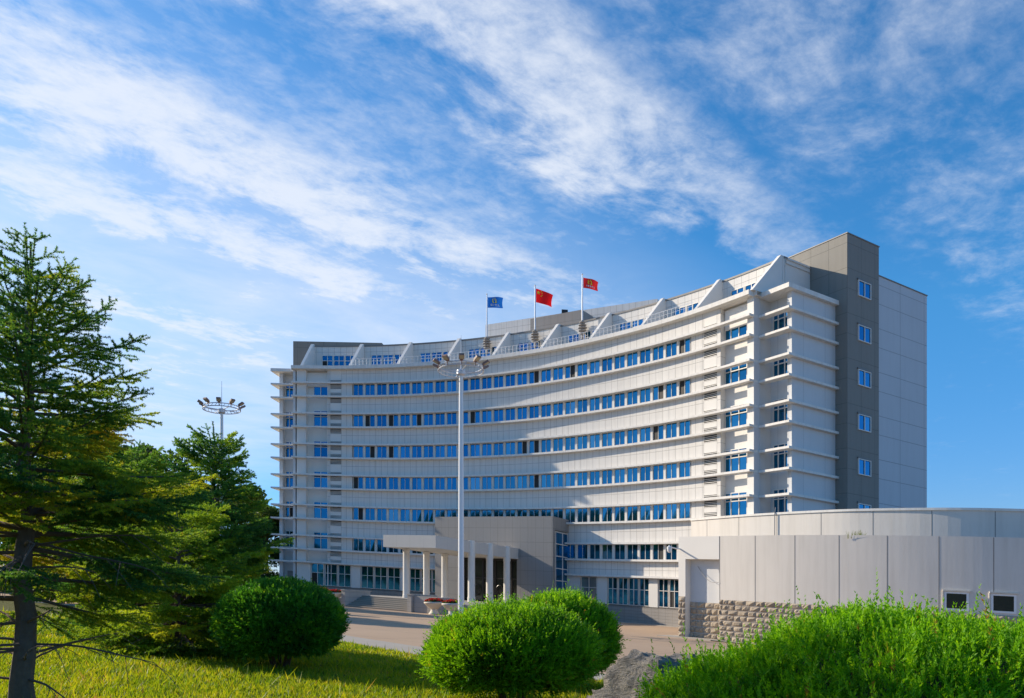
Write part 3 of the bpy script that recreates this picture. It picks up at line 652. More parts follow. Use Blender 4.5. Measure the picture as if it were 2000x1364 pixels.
# ================================================================== floodlight masts
def mast(px, Y, hgt, rad, lab, rot, pr):
    X = ray(px)*Y; g = gz(X, Y, 0); base = (X, Y, g)
    t = thing('floodlight_mast', lab, 'light mast', base, 'white ring headed floodlight masts')
    m = MB(); m.tube([(X, Y, g), (X, Y, g+hgt*.5), (X, Y, g+hgt)], [pr, pr*.85, pr*.62], 0, 16); m.build('pole', ['metalw'], t, base, smooth=True)
    m = MB(); m.tube([(X, Y, g), (X, Y, g+.06)], pr*2.1, 0, 12); m.build('base_plate', ['galv'], t, base)
    zc_ = g+hgt+.1
    m = MB(); 
    for r_, z_ in ((rad, 0.), (rad*.94, .22)): m.tube([(X+r_*cos(2*pi*k/28), Y+r_*sin(2*pi*k/28), zc_+z_) for k in range(29)], .035, 0, 6, False)
    for k in range(28): m.tube([(X+rad*cos(2*pi*k/28), Y+rad*sin(2*pi*k/28), zc_), (X+rad*.94*cos(2*pi*(k+.5)/28), Y+rad*.94*sin(2*pi*(k+.5)/28), zc_+.22)], .018, 0, 4, False)
    for k in range(4): a = rot+k*pi/2; m.tube([(X, Y, zc_), (X+rad*cos(a), Y+rad*sin(a), zc_)], .03, 0, 5)
    m.build('lamp_ring', ['galv'], t, base)
    m = MB(); m.lathe((X, Y, zc_-.3), [(pr*.62, 0), (.26, .1), (.26, .34), (.1, .42), (0, .42)], 0, 14); m.build('hub', ['galv'], t, base)
    m = MB(); m.tube([(X, Y, zc_), (X, Y, zc_+2.1)], [.03, .012], 0, 5); m.build('lightning_rod', ['galv'], t, base)
    for k in range(7):
        a = -pi/2+rot*.3+(k-3)*R_(36); er = Vector((cos(a), sin(a), 0)); et = Vector((-sin(a), cos(a), 0)); c = Vector((X, Y, zc_+.32))+er*(rad+.05)
        out = (er*.88+Vector((0, 0, .47))).normalized(); nn = et.cross(out)
        def bx(mb, l0, l1, w_, t0, t1, mi): 
            pts = lambda l: [c+out*l+et*(-w_)+nn*t0, c+out*l+et*w_+nn*t0, c+out*l+et*w_+nn*t1, c+out*l-et*w_+nn*t1]
            mb.hexa(pts(l0), pts(l1), mi, graded=False)
        m = MB(); bx(m, 0., .33, .155, -.06, .06, 0); bx(m, -.10, 0., .10, -.05, .05, 0); ho = m.build('lamp_head', ['brownmetal'], t, base)
        m = MB(); bx(m, .025, .305, .13, -.07, -.062, 0); bx(m, .025, .305, .13, .062, .07, 0); m.build('lens', ['lampglass'], ho, base)
        m = MB(); m.tube([c-er*.05-Vector((0, 0, .32)), c], .03, 0, 5); m.build('lamp_arm', ['brownmetal'], ho, base)
mast(900.5, 45., 14.75, 1.34, 'tall white floodlight mast in front of the entrance canopy', .3, .185)
mast(433, 56., 14.0, 1.3, 'white floodlight mast showing its ring of lamps above the small spruce', .75, .17)

# ================================================================== annex on the right
ax = thing('annex_building', 'low curved grey white annex with a rough stone base', 'building', (18., 40., gz(18., 0, 0))); axo = tuple(ax.location)
def smooth_line(pts, n=6):
    out = []
    for i in range(len(pts)-1):
        p0, p1, p2, p3 = pts[max(i-1, 0)], pts[i], pts[i+1], pts[min(i+2, len(pts)-1)]
        for k in range(n):
            t_ = k/n; out.append(tuple(.5*((2*p1[c])+(-p0[c]+p2[c])*t_+(2*p0[c]-5*p1[c]+4*p2[c]-p3[c])*t_**2+(-p0[c]+3*p1[c]-3*p2[c]+p3[c])*t_**3) for c in (0, 1)))
    return out+[pts[-1]]
lowl = smooth_line([(12.07, 44.7), (13.6, 43.0), (15.2, 41.45), (17.05, 39.95), (19.0, 38.6), (21.1, 37.4), (23.2, 36.4), (25.5, 35.6), (28., 35.), (31., 34.6)], 6)
uppl = smooth_line([(12.45, 53.4), (13.9, 50.7), (15.4, 48.2), (17.9, 44.9), (19.9, 42.9), (23.1, 40.7), (26.4, 39.5), (31., 38.8)], 6)
H1, H2 = 6.1, 7.85
def inset(line, d):
    o = []
    for i, q in enumerate(line):
        a, b = line[max(i-1, 0)], line[min(i+1, len(line)-1)]; L = math.hypot(b[0]-a[0], b[1]-a[1]); o.append((q[0]-(b[1]-a[1])/L*d, q[1]+(b[0]-a[0])/L*d))   # +d = away from viewer side
    return o
def wallstrip(mb, line, h0, h1, thick, m=0):
    bk = inset(line, thick); mb.prism(line+bk[::-1], h0, h1, m)
lw = MB(); wallstrip(lw, lowl, -.4, H1, .5, 0); lw.build('lower_wall', ['annex'], ax, axo)
rf = MB(); rf.prism(inset(lowl, .4)+[(40., 60.), (20., 64.), (13.2, 54.)], H1-.35, H1-.12, 0); rf.build('flat_roof', ['coping'], ax, axo)
uw = MB(); wallstrip(uw, uppl, 2., H2, .5, 0); wallstrip(uw, [uppl[0], (15.5, 60.5)], 2., H2, -.4, 0); uw.build('upper_wall', ['annex'], ax, axo)
cpm = MB(); ci = inset(uppl, -.07); wallstrip(cpm, ci, H2, H2+.13, .62, 0); cpm.build('coping', ['ledge'], ax, axo)
jm = MB()
def joints(line, every, h0, h1, mb, st_=0):
    acc = 0.; nxt = st_
    for a, b in zip(line, line[1:]):
        L = math.hypot(b[0]-a[0], b[1]-a[1])
        while nxt <= acc+L:
            t_ = (nxt-acc)/L; q = (a[0]+(b[0]-a[0])*t_, a[1]+(b[1]-a[1])*t_); d = ((b[0]-a[0])/L, (b[1]-a[1])/L); n_ = (d[1], -d[0])
            mb.prism([(q[0]-d[0]*.017+n_[0]*.006, q[1]-d[1]*.017+n_[1]*.006), (q[0]+d[0]*.017+n_[0]*.006, q[1]+d[1]*.017+n_[1]*.006), (q[0]+d[0]*.017-n_[0]*.02, q[1]+d[1]*.017-n_[1]*.02), (q[0]-d[0]*.017-n_[0]*.02, q[1]-d[1]*.017-n_[1]*.02)], h0, h1, 0)
            nxt += every
        acc += L
joints(lowl, 2.28, 2.4, H1-.02, jm, .02); joints(uppl, 2.9, 5., H2-.02, jm, 1.6); jm.build('panel_joint', ['coping'], ax, axo)
# rough stone base: individual proud blocks in one part
sb = MB()
def stones(line, h0, h1, rows, proud=.07, rnd=random.Random(3)):
    L = [0]
    for a, b in zip(line, line[1:]): L.append(L[-1]+math.hypot(b[0]-a[0], b[1]-a[1]))
    def pt(d):
        d = min(max(d, 0), L[-1]-1e-4)
        for i in range(len(line)-1):
            if d <= L[i+1]: t_ = (d-L[i])/(L[i+1]-L[i]); a, b = line[i], line[i+1]; dx, dy = (b[0]-a[0]), (b[1]-a[1]); l = math.hypot(dx, dy); return (a[0]+dx*t_, a[1]+dy*t_), (dy/l, -dx/l)
    rh = (h1-h0)/rows
    for r in range(rows):
        d = -rnd.random()*.3
        while d < L[-1]:
            w_ = rnd.uniform(.34, .68); d0, d1 = max(0, d), min(L[-1], d+w_); d += w_
            if d1-d0 < .08: continue
            g = .018; za, zb = h0+r*rh+g, h0+(r+1)*rh-g
            nu, nv = 4, 3; pr = rnd.uniform(.6, 1.15)*proud; sx, sz = rnd.uniform(.25, .75), rnd.uniform(.3, .7); G = []; var = rnd.random()
            for j in range(nv+1):
                row = []
                for i in range(nu+1):
                    (qx, qy), n_ = pt(d0+g+(d1-d0-2*g)*i/nu); edge = i in (0, nu) or j in (0, nv)
                    dd = .0 if edge else pr*(1.2-abs(i/nu-sx)*1.1-abs(j/nv-sz)*.7)+rnd.uniform(-.035, .045)
                    row.append((qx+n_[0]*(dd+.03), qy+n_[1]*(dd+.03), za+(zb-za)*j/nv))
                G.append(row)
            for j in range(nv):
                for i in range(nu): sb.face([G[j][i], G[j][i+1], G[j+1][i+1], G[j+1][i]], 0, var=var)
            ed_ = [G[0][i] for i in range(nu+1)]+[G[j][nu] for j in range(1, nv+1)]+[G[nv][i] for i in range(nu-1, -1, -1)]+[G[j][0] for j in range(nv-1, 0, -1)]
            for k in range(len(ed_)):
                a, b = ed_[k], ed_[(k+1) % len(ed_)]; (_, n_) = pt((d0+d1)/2); bk = lambda q_: (q_[0]-n_[0]*.05, q_[1]-n_[1]*.05, q_[2])
                sb.face([b, a, bk(a), bk(b)], 0, var=var)
stones(lowl, -.3, 2.42, 9)
# doorway niche with proud pier and lintel at the left end
dl = Vector((12.07-13.6, 44.7-43.0)).normalized(); q0 = Vector(lowl[0]); nl = Vector((dl.y, -dl.x)); nl = nl if nl.y < 0 else -nl
def Q(a, d): v_ = q0+dl*a+nl*d; return (v_.x, v_.y)
pr_ = MB(); pr_.prism([Q(2.35, .02), Q(2.85, .02), Q(2.85, -.9), Q(2.35, -.9)], -.4, H1, 0); pr_.build('pier', ['white'], ax, axo)
pr_ = MB(); pr_.prism([Q(0., .02), Q(2.349, .02), Q(2.349, -.9), Q(0., -.9)], 4.75, H1-.003, 0); pr_.build('lintel', ['white'], ax, axo)
pr_ = MB(); pr_.prism([Q(0., -.5), Q(2.349, -.5), Q(2.349, -.9), Q(0., -.9)], -.4, 4.75, 0); pr_.build('niche_wall', ['blockw'], ax, axo)
stones([Q(2.35, -.5), Q(0., -.5)], -.4, 2.2, 7, .09); stones([Q(2.85, .02), Q(2.35, .02)], -.4, 2.5, 8, .09)
sb.build('stone_base', ['rubble'], ax, axo)
for px in (1868, 1960):
    best = min(range(len(lowl)-1), key=lambda i: abs(1000+FPX*lowl[i][0]/lowl[i][1]-px)); a, b = lowl[best], lowl[best+1]
    k = ray(px); dx, dy = b[0]-a[0], b[1]-a[1]; t_ = (k*a[1]-a[0])/(dx-k*dy); c = (a[0]+dx*t_, a[1]+dy*t_); L = math.hypot(dx, dy); du = (dx/L, dy/L); nr = (du[1], -du[0])
    wf, wg, ws = MB(), MB(), MB(); cc = lambda s_, h_, d_: (c[0]+du[0]*s_+nr[0]*d_, c[1]+du[1]*s_+nr[1]*d_, h_)
    def bar(mb, a0, a1, b0, b1, d0, d1): mb.hexa([cc(a0, b0, d1), cc(a1, b0, d1), cc(a1, b0, d0), cc(a0, b0, d0)], [cc(a0, b1, d1), cc(a1, b1, d1), cc(a1, b1, d0), cc(a0, b1, d0)])
    for q_ in ((-.52, -.42, 2.5, 3.42), (.42, .52, 2.5, 3.42), (-.42, .42, 2.5, 2.6), (-.42, .42, 3.32, 3.42)): bar(wf, *q_, -.05, .03)
    bar(wg, -.42, .42, 2.6, 3.32, -.05, .008); bar(ws, -.58, .58, 3.43, 3.50, -.05, .09); bar(ws, -.6, -.54, 2.45, 3.43, -.05, .06)
    fo_ = wf.build('window', ['metalw'], ax, axo); wg.build('pane', ['doorglass'], fo_, axo); ws.build('surround', ['urn'], fo_, axo)
# security camera, cables, weeds
c = Q(2.7, .02); z0 = gz(c[0], c[1], 5.35)
sc_ = thing('security_camera', 'white dome security camera bracketed to the annex pier', 'camera', (c[0], c[1], z0)); sco = tuple(sc_.location)
m = MB(); e = Vector((c[0], c[1], z0)); tip = e+Vector((-.75, -.35, .12)); m.tube([e+Vector((.1, .1, 0)), e+Vector((-.3, -.15, .02)), tip], .045, 0, 6); m.tube([tip, tip+Vector((0, 0, .1))], .05, 0, 6); m.build('arm', ['plasticw'], sc_, sco)
m = MB(); m.lathe(tip-Vector((0, 0, .28)), [(0, -.09), (.09, -.06), (.13, .03), (.15, .14), (.15, .27), (.05, .33), (0, .33)], 0, 14); m.build('housing', ['plasticw'], sc_, sco, smooth=True)
def cable(pts, lab, r=.016):
    m = MB(); m.tube(pts, r, 0, 5, True); o = m.build('cable', ['cable'], None, pts[0]); o['label'] = lab; o['category'] = 'cable'
a = Q(1.8, -.47); b = Q(.02, .05)
cable([(a[0]+(b[0]-a[0])*k/8, a[1]+(b[1]-a[1])*k/8, gz(a[0], 0, 4.35)-(1.0*(k/8)-.0)*1.0-.35*sin(pi*k/8)) for k in range(9)], 'thin grey cable sagging across the annex niche')
q = min(uppl, key=lambda w_: abs(1000+FPX*w_[0]/w_[1]-1506)); n_ = (-.75, -.66)
cable([(q[0]+n_[0]*.12, q[1]+n_[1]*.12, gz(q[0], 0, H2+.3-.25*k)) if k else (q[0]+n_[0]*.05, q[1]+n_[1]*.05, gz(q[0], 0, H2+.45)) for k in range(9)], 'grey cable hanging down the annex upper wall', .03)
q = [w_ for w_ in inset(lowl, .28)]; q = min(q, key=lambda w_: abs(1000+FPX*w_[0]/w_[1]-1676))
n = 60; base = np.array([q[0], q[1], gz(q[0], 0, H1-.15)]); pos = base+np.c_[RNG.normal(0, .28, n), RNG.normal(0, .08, n), np.zeros(n)]
tip = pos+np.c_[RNG.normal(.05, .12, n), RNG.normal(0, .1, n), RNG.uniform(.25, .5, n)]; wd = np.c_[np.full(n, .014), np.zeros(n), np.zeros(n)]
o = soup('weed', np.stack([pos-wd, pos+wd, tip], 1), None, RNG.random(n), 'weed', None, tuple(base)); o['label'] = 'small pale tuft of weeds growing on the annex wall top'; o['category'] = 'weed'

# ================================================================== urn planters
def urn(px, Y, lab, flab, h0=0.):
    X = ray(px)*Y; base = (X, Y, gz(X, Y, h0)); t = thing('planter_urn', lab, 'planter', base, 'stone flower urns by the steps')
    m = MB(); m.lathe(base, [(0, 0), (.44, 0), (.44, .10), (.36, .16), (.27, .34), (.27, .42)], 0, 28); m.build('foot', ['urn'], t, base, smooth=True, merge=True)
    m = MB(); m.lathe(base, [(.24, .42), (.34, .47), (.58, .66), (.74, .84), (.80, .88), (.82, .98), (.76, 1.0), (.66, .98), (.6, .9), (0, .9)], 0, 28); m.build('bowl', ['urn'], t, base, smooth=True, merge=True)
    n = 900; r = .72*np.sqrt(RNG.random(n)); a = RNG.random(n)*2*pi; hh = RNG.random(n)
    top = .98+.30*np.sqrt(np.maximum(0, 1-(r/.8)**2))
    c = np.c_[X+r*np.cos(a), Y+r*np.sin(a), base[2]+.95+(top-.95)*hh**.4]; var = np.where((hh > .62) & (RNG.random(n) < .8), RNG.random(n)*.72, .75+.25*RNG.random(n))
    d = RNG.normal(size=(n, 3)); d /= np.linalg.norm(d, axis=1)[:, None]; e = np.cross(d, RNG.normal(size=(n, 3))); e /= np.linalg.norm(e, axis=1)[:, None]; sz = .055
    o = soup('flowers', np.stack([c-d*sz-e*sz, c+d*sz-e*sz, c+d*sz+e*sz, c-d*sz+e*sz], 1), None, var, 'flower', None, base); o['label'] = flab; o['category'] = 'flowers'; o['group'] = 'red flowers in the stone urns'
urn(848, 60.4, 'cream stone urn planter beside the right side wall of the steps', 'red flowers filling the urn next to the right side wall of the steps')
urn(883, 59.0, 'cream stone urn planter half behind the tall light mast', 'red flowers in the urn half behind the tall light mast')
urn(625, 69.5, 'cream stone urn planter furthest from the steps, above the dark clipped shrub', 'red flowers in the urn furthest from the steps, above the dark shrub', .25)
urn(653, 67.8, 'cream stone urn planter touching the left side wall of the steps', 'red flowers in the urn touching the left side wall of the steps', .15)

# ================================================================== ground
def sheet(name, poly, h, mt, **k):
    m = MB(); m.face([(q[0], q[1], h) for q in poly], 0); o = m.build(name, [mt], None, (0, 0, 0)); o['kind'] = 'structure'; return o
sheet('plaza', [(-900, -300), (900, -300), (900, 1500), (-900, 1500)], 0., 'plaza')
edge = smooth_line([(-40, 41), (-22, 37), (-12, 31), (-7.2, 26.0), (-4.75, 23.4), (-2.3, 20.6), (.4, 18.2), (3.2, 16.6), (6.5, 16.0), (12, 17.), (30, 17.5)], 8)
lm = MB(); poly = edge+[(30, -20), (-40, -20)]; lm.face([(q[0], q[1], .10) for q in poly[::-1]], 0); o = lm.build('lawn', ['lawn']); o['kind'] = 'structure'
km = MB(); k0 = inset(edge, .16); km.prism(edge+k0[::-1], -.2, .13, 0); o = km.build('kerb', ['pave']); o['kind'] = 'structure'
pm = MB(); k1 = inset(edge, 2.6); pl = k0+k1[::-1]
for i in range(len(edge)-1): pm.face([k0[i]+(.006,), k0[i+1]+(.006,), k1[i+1]+(.006,), k1[i]+(.006,)], 0)
o = pm.build('pavement', ['pave']); o['kind'] = 'structure'
pm = MB(); fr_ = inset(lowl, -1.2)
for i in range(len(lowl)-1): pm.face([fr_[i]+(.05,), fr_[i+1]+(.05,), lowl[i+1]+(.05,), lowl[i]+(.05,)], 0)
pts = [Q(-.5, 1.25), Q(3.4, 1.25)]
pm.prism([Q(-.2, 1.2), Q(3.6, 1.2), Q(3.6, -.8), Q(-.2, -.8)], -.3, .054, 0)
arc_slab(pm, AC+7., AR, 1.6, -.1, -.4, .04, 0, 20)
o = pm.build('path', ['pave']); o['kind'] = 'structure'

# ---- grass blades on the near lawn
def inside_lawn(X, Y):
    ex = np.array([q[0] for q in edge]); ey = np.array([q[1] for q in edge]); return Y < np.interp(X, ex, ey)-.05
n = 185000
Yg = 6.5+(RNG.random(n)**1.5)*22; Xg = (RNG.random(n)*1620-1330)/1500*Yg+RNG.normal(0, .1, n)
ok = inside_lawn(Xg, Yg); Xg, Yg = Xg[ok], Yg[ok]; n = len(Xg)
pn = np.array([mnoise.noise(Vector((a*.8, b*.8, 0))) for a, b in zip(Xg, Yg)]); pn2 = np.array([mnoise.noise(Vector((a*3.1, b*3.1, 4))) for a, b in zip(Xg, Yg)])
ht = (.045+.06*RNG.random(n)+.05*np.maximum(0, pn2))*(1+1.4*(RNG.random(n) < .02)); wd = .005+.0008*Yg
pos = np.c_[Xg, Yg, .095-FALL*Xg]; ang = RNG.random(n)*2*pi; lean = RNG.normal(0, .45, (n, 2))*ht[:, None]
wv = np.c_[np.cos(ang)*wd, np.sin(ang)*wd, np.zeros(n)]; mid = pos+np.c_[lean*.35, ht*.6]; tip = pos+np.c_[lean, ht]
V = np.concatenate([np.stack([pos-wv, pos+wv, mid+wv*.8, mid-wv*.8], 1), np.stack([mid-wv*.8, mid+wv*.8, tip, tip], 1)[:, :4]])
var = np.clip(.45+.35*pn+.25*pn2+RNG.normal(0, .24, n)-.03, 0, 1)
V1 = np.stack([pos-wv, pos+wv, tip], 1)
o = soup('grass', V1, None, var, 'grass'); o['kind'] = 'stuff'; o['label'] = 'short yellow green lawn grass under the shrubs'

# ================================================================== foliage builders
def unit(a): return a/np.maximum(1e-9, np.linalg.norm(a, axis=-1, keepdims=True))
def sprays(base, dirs, length, nl, leaf, lw, spread=.75):
    """feathery shoots: nl little leaves along each shoot -> triangles"""
    k = len(base); tt = np.tile(np.linspace(.05, 1., nl), (k, 1))+RNG.normal(0, .03, (k, nl))
    p = base[:, None]+dirs[:, None]*(tt*length[:, None])[..., None]
    rnd = unit(RNG.normal(size=(k, nl, 3))); side = unit(np.cross(dirs[:, None]+0*rnd, rnd))
    ld = unit(dirs[:, None]*(1-spread*.5)+side*spread)
    L = (leaf*(1.15-.55*tt))[..., None]*RNG.uniform(.7, 1.25, (k, nl, 1)); wv = unit(np.cross(ld, rnd))*lw
    return np.stack([p-wv, p+wv, p+ld*L], 2).reshape(-1, 3, 3)
def ell_points(n, c, r, zmin=-.35):
    d = unit(RNG.normal(size=(int(n*1.9), 3))); d = d[d[:, 2] > zmin][:n]; return d
def lump(d, seed, amp, fr): return 1+amp*np.array([mnoise.fractal(Vector((a*fr+seed, b*fr, c*fr)), 1., 2., 3) for a, b, c in d])
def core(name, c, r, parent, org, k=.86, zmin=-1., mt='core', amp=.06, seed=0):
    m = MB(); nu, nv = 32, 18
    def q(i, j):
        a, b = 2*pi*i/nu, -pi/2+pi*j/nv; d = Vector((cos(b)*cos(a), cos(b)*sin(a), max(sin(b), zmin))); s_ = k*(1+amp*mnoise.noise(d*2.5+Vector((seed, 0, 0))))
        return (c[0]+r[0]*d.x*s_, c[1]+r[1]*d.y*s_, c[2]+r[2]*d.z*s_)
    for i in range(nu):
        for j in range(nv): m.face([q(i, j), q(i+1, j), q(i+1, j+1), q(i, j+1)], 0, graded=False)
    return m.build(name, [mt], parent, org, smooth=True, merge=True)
def shrub(px, Y, h, rx, rz, lab, mt, n, seed, leaf=.05, zc=.52, ry=None, name='clipped_shrub', up=.52, zmin=-.75, amp=.05, sl=(.06, .13), spread=.5, stem=True, grp='clipped round shrubs on the lawn', nl=7, lw=.0055, X=None, topw=0.):
    X = ray(px)*Y if X is None else X; g = gz(X, Y, .09); base = (X, Y, g); t = thing(name, lab, 'shrub', base, grp)
    ry = ry or rx; rz_ = h*(1-zc); c = np.array([X, Y, g+h*zc]); r = np.array([rx, ry, rz_])
    d = ell_points(n, c, r, zmin); rr = r.copy()
    low = d[:, 2] < 0; scale = np.where(low, (h*zc-.12)/rz_, 1.)
    dd = d.copy(); dd[:, 2] *= scale
    f_ = (lump(d, seed, amp, 2.2)+.35*amp*np.array([mnoise.noise(Vector((a*11+seed, b*11, c_*11))) for a, b, c_ in d]))*RNG.uniform(.90, 1.015, n)
    pos = c+dd*r*f_[:, None]
    nrm = unit(d/r); dirs = unit(nrm*(1-up)+np.array([0, 0, up])+RNG.normal(0, .33, (n, 3)))
    ln = RNG.uniform(sl[0], sl[1], n)
    if topw: ln = np.where(RNG.random(n) < topw, ln*RNG.uniform(1.3, 2.2, n), ln)
    T = sprays(pos, dirs, ln, nl, leaf, lw, spread)
    pv = np.array([mnoise.noise(Vector((a*3, b*3, c_*3+seed))) for a, b, c_ in pos])
    base_v = np.clip(.42+.5*pv+RNG.normal(0, .16, n), 0, .985); rust = RNG.random(n) < .012; base_v[rust] = 1.
    var = np.clip(np.repeat(base_v, nl)+RNG.normal(0, .06, n*nl), 0, 1)
    soup('crown', T, None, var, mt, t, base)
    core('dark_core', c, (rx, ry, rz_), t, base, .88, -.72*(h*zc)/rz_*.9, seed=seed)
    if stem:
        m = MB()
        for k in range(5): a = k*1.3+seed; m.tube([(X+.12*cos(a), Y+.12*sin(a), g-.1), (X+.3*cos(a), Y+.3*sin(a), g+h*.3)], [.05, .03], 0, 6)
        m.build('stem', ['bark'], t, base)
    return t
shrub(547, 16.0, 1.74, 1.25, 0, 'dark green clipped shrub on the lawn beside the spruces', 'shrubdark', 9500, 3., leaf=.085, zmin=-.8, nl=8, lw=.012, sl=(.08, .18), amp=.07)
shrub(1000, 12.6, 1.56, 1.36, 0, 'big bright green round shrub at the front, left of the boulder', 'shrub', 13000, 9., leaf=.06, ry=1.3, topw=.14, nl=11, lw=.0095, sl=(.09, .19), amp=.07)
shrub(1092, 15.6, 1.82, 1.13, 0, 'bright green round shrub tucked behind the front round shrub', 'shrub', 8500, 15., leaf=.07, topw=.12, nl=10, lw=.011, sl=(.09, .19), amp=.07)
jun = shrub(0, 6.9, 1.73, 2.3, 0, 'large spreading bright green juniper in the bottom right corner', 'juniper', 12500, 21., leaf=.048, zc=.30, ry=1.9, name='juniper_bush', up=.72, zmin=-.1, amp=.12, sl=(.13, .25), grp=None, nl=24, lw=.0075, X=3.55, topw=.09)

# ---- boulder
def boulder():
    X, Y = 1.74, 9.5; g = gz(X, Y, .05); base = (X, Y, g); m = MB(); nu, nv = 90, 60
    pl = [(Vector((-.74, -.62, .25)), .38), (Vector((.35, -.88, .30)), .52), (Vector((.75, -.55, .12)), .52), (Vector((-.1, -.15, .98)), 1.10), (Vector((.95, .2, .1)), .60), (Vector((.35, -.5, .8)), 1.02), (Vector((-.5, .3, .8)), 1.08), (Vector((0, .95, .2)), .5)]
    def q(i, j):
        a, b = 2*pi*i/nu, -.25+(pi/2+.25)*j/nv; d = Vector((cos(b)*cos(a)*.9, cos(b)*sin(a)*.9, sin(b)*1.0)).normalized(); r = 2.2
        for n_, k in pl:
            n_ = n_.normalized(); c_ = d.dot(n_)
            if c_ > .05: r = min(r, k/c_)
        w_ = Vector((d.x*r, d.y*r, d.z*r)); r *= 1+.085*mnoise.fractal(w_*2.2+Vector((3, 1, 0)), 1., 2., 4)+.06*mnoise.ridged_multi_fractal(Vector((w_.x*3, w_.y*3, w_.z*9)), 1., 2., 4, 1., 2.)-.08
        return (X+d.x*r*1.24, Y+d.y*r, g+d.z*r*1.06)
    for i in range(nu):
        for j in range(nv): m.face([q(i, j), q(i+1, j), q(i+1, j+1), q(i, j+1)], 0, graded=False)
    o = m.build('boulder', ['rock'], None, base, smooth=True, merge=True); o['label'] = 'rugged grey boulder between the round shrub and the juniper'; o['category'] = 'rock'
boulder()

# ---- spruces
def needles(seg0, seg1, per_m, nl, nw, droop=0., sweep=.55):
    L = np.linalg.norm(seg1-seg0, axis=1); cnt = np.maximum(1, (L*per_m+RNG.random(len(L))).astype(int)); idx = np.repeat(np.arange(len(L)), cnt); k = len(idx)
    tt = RNG.random(k)[:, None]; p = seg0[idx]+(seg1-seg0)[idx]*tt; ax_ = unit(seg1-seg0)[idx]
    rn = RNG.normal(size=(k, 3)); rn[:, 2] += .35; side = unit(rn-ax_*np.sum(rn*ax_, 1, keepdims=True)); d = unit(side+ax_*sweep)
    ln = nl*RNG.uniform(.7, 1.2, (k, 1)); wv = unit(np.cross(d, RNG.normal(size=(k, 3))))*nw
    return np.stack([p-wv, p+wv, p+d*ln], 1), idx
def spruce(px, Y, h, spread, lab, mt, seed, whorl, per_m, nw, nl=.022, low=1.2, tr=.145, open_=.15, lean=0., bias=None, dead=True, h0=.09, X=None, tip=.95, shape=.8):
    rnd = random.Random(seed); X = ray(px)*Y if X is None else X; g = gz(X, Y, h0); base = (X, Y, g)
    t = thing('spruce_tree', lab, 'tree', base, 'spruces on the lawn')
    wood = MB(); npt = 14
    ax_p = [(X+lean*(k/npt)**1.3+.03*sin(k*1.7+seed), Y+.03*cos(k*2.1), g-.1+(h+.1)*k/npt) for k in range(npt+1)]
    wood.tube(ax_p, [max(.012, tr*(1-k/npt)**.85*(1.25 if k == 0 else 1)) for k in range(npt+1)], 0, 10, True)
    def axis(z): f_ = min(1, max(0, (z+.1)/(h+.1)))*npt; i = min(npt-1, int(f_)); a, b = Vector(ax_p[i]), Vector(ax_p[i+1]); return a+(b-a)*(f_-i)
    s0, s1, sv = [], [], []
    def twig(p, d, L, v_, sub=True):
        n_ = max(2, int(L/.13)); q = p.copy(); dd = d.copy()
        for i in range(n_):
            q2 = q+dd*(L/n_); s0.append(q[:]); s1.append(q2[:]); sv.append(v_)
            if sub and L > .22 and i >= 0:
                for sg in (-1, 1):
                    if rnd.random() < .88:
                        side = dd.cross(Vector((0, 0, 1))); side = side.normalized() if side.length > .05 else Vector((1, 0, 0))
                        sd = (dd*.75+side*sg*.75+Vector((0, 0, rnd.uniform(-.34, .26)))).normalized(); twig(q2, sd, (L*(1-i/n_))*rnd.uniform(.38, .58)+.03, v_+rnd.uniform(-.06, .08), L > .85)
            q = q2; dd = (dd+Vector((rnd.uniform(-.06, .06), rnd.uniform(-.06, .06), rnd.uniform(-.02, .07)))).normalized()
    z = low; top_z = h-.42
    # leader
    for k in range(4): a, b = axis(h-.5+k*.125), axis(h-.5+(k+1)*.125); s0.append(a[:]); s1.append(b[:]); sv.append(.3)
    while z < top_z:
        f_ = (z-low)/(h-low); nb = rnd.randint(4, 6); ph = rnd.random()*6.3
        for b in range(nb):
            if rnd.random() < open_ and f_ < .9: continue
            a = ph+2*pi*b/nb+rnd.uniform(-.25, .25); L = (spread*(1-f_)**shape*(.72+.5*rnd.random())*(.68+.32*min(1, f_/.16))+.16)
            if bias: L *= 1+bias*cos(a)
            el = R_(-6+50*f_**1.1+rnd.uniform(-17, 15)); d = Vector((cos(a)*cos(el), sin(a)*cos(el), sin(el))); p = axis(z+rnd.uniform(-.06, .06))
            n_ = max(3, int(L/.125)); q = p.copy(); pts = [p.copy()]; vb = rnd.choice((.15, .3, .4, .5, .6, .75, .95 if f_ < .5 else .5))+rnd.uniform(-.1, .1)  # some lower boughs drawn yellow-green: sunlit patches put into the needle colour
            for i in range(n_):
                ff = i/n_; d2 = Vector((d.x, d.y, d.z-.16*ff*(1-f_)+.30*ff*ff)).normalized(); q = q+d2*(L/n_); pts.append(q.copy())
                if ff > .14 or L < .5:
                    s0.append(pts[-2][:]); s1.append(q[:]); sv.append(vb)
                    side = d2.cross(Vector((0, 0, 1))).normalized()
                    for sg in (-1, 1):
                        if rnd.random() < .92:
                            tl = (L*(1-ff)*.50+.10)*rnd.uniform(.7, 1.15); tl = min(tl, .95)
                            td = (d2*.72+side*sg*.72+Vector((0, 0, rnd.uniform(-.48, .14)))).normalized(); twig(q, td, tl, vb+rnd.uniform(-.08, .1))
            twig(q, d2, .17, vb, False)
            wood.tube(pts, [max(.004, .028*(L/2.)*(1-i/len(pts))+.003) for i in range(len(pts))], 0, 5, False)
        z += whorl*(1-.35*f_)*rnd.uniform(.75, 1.2)
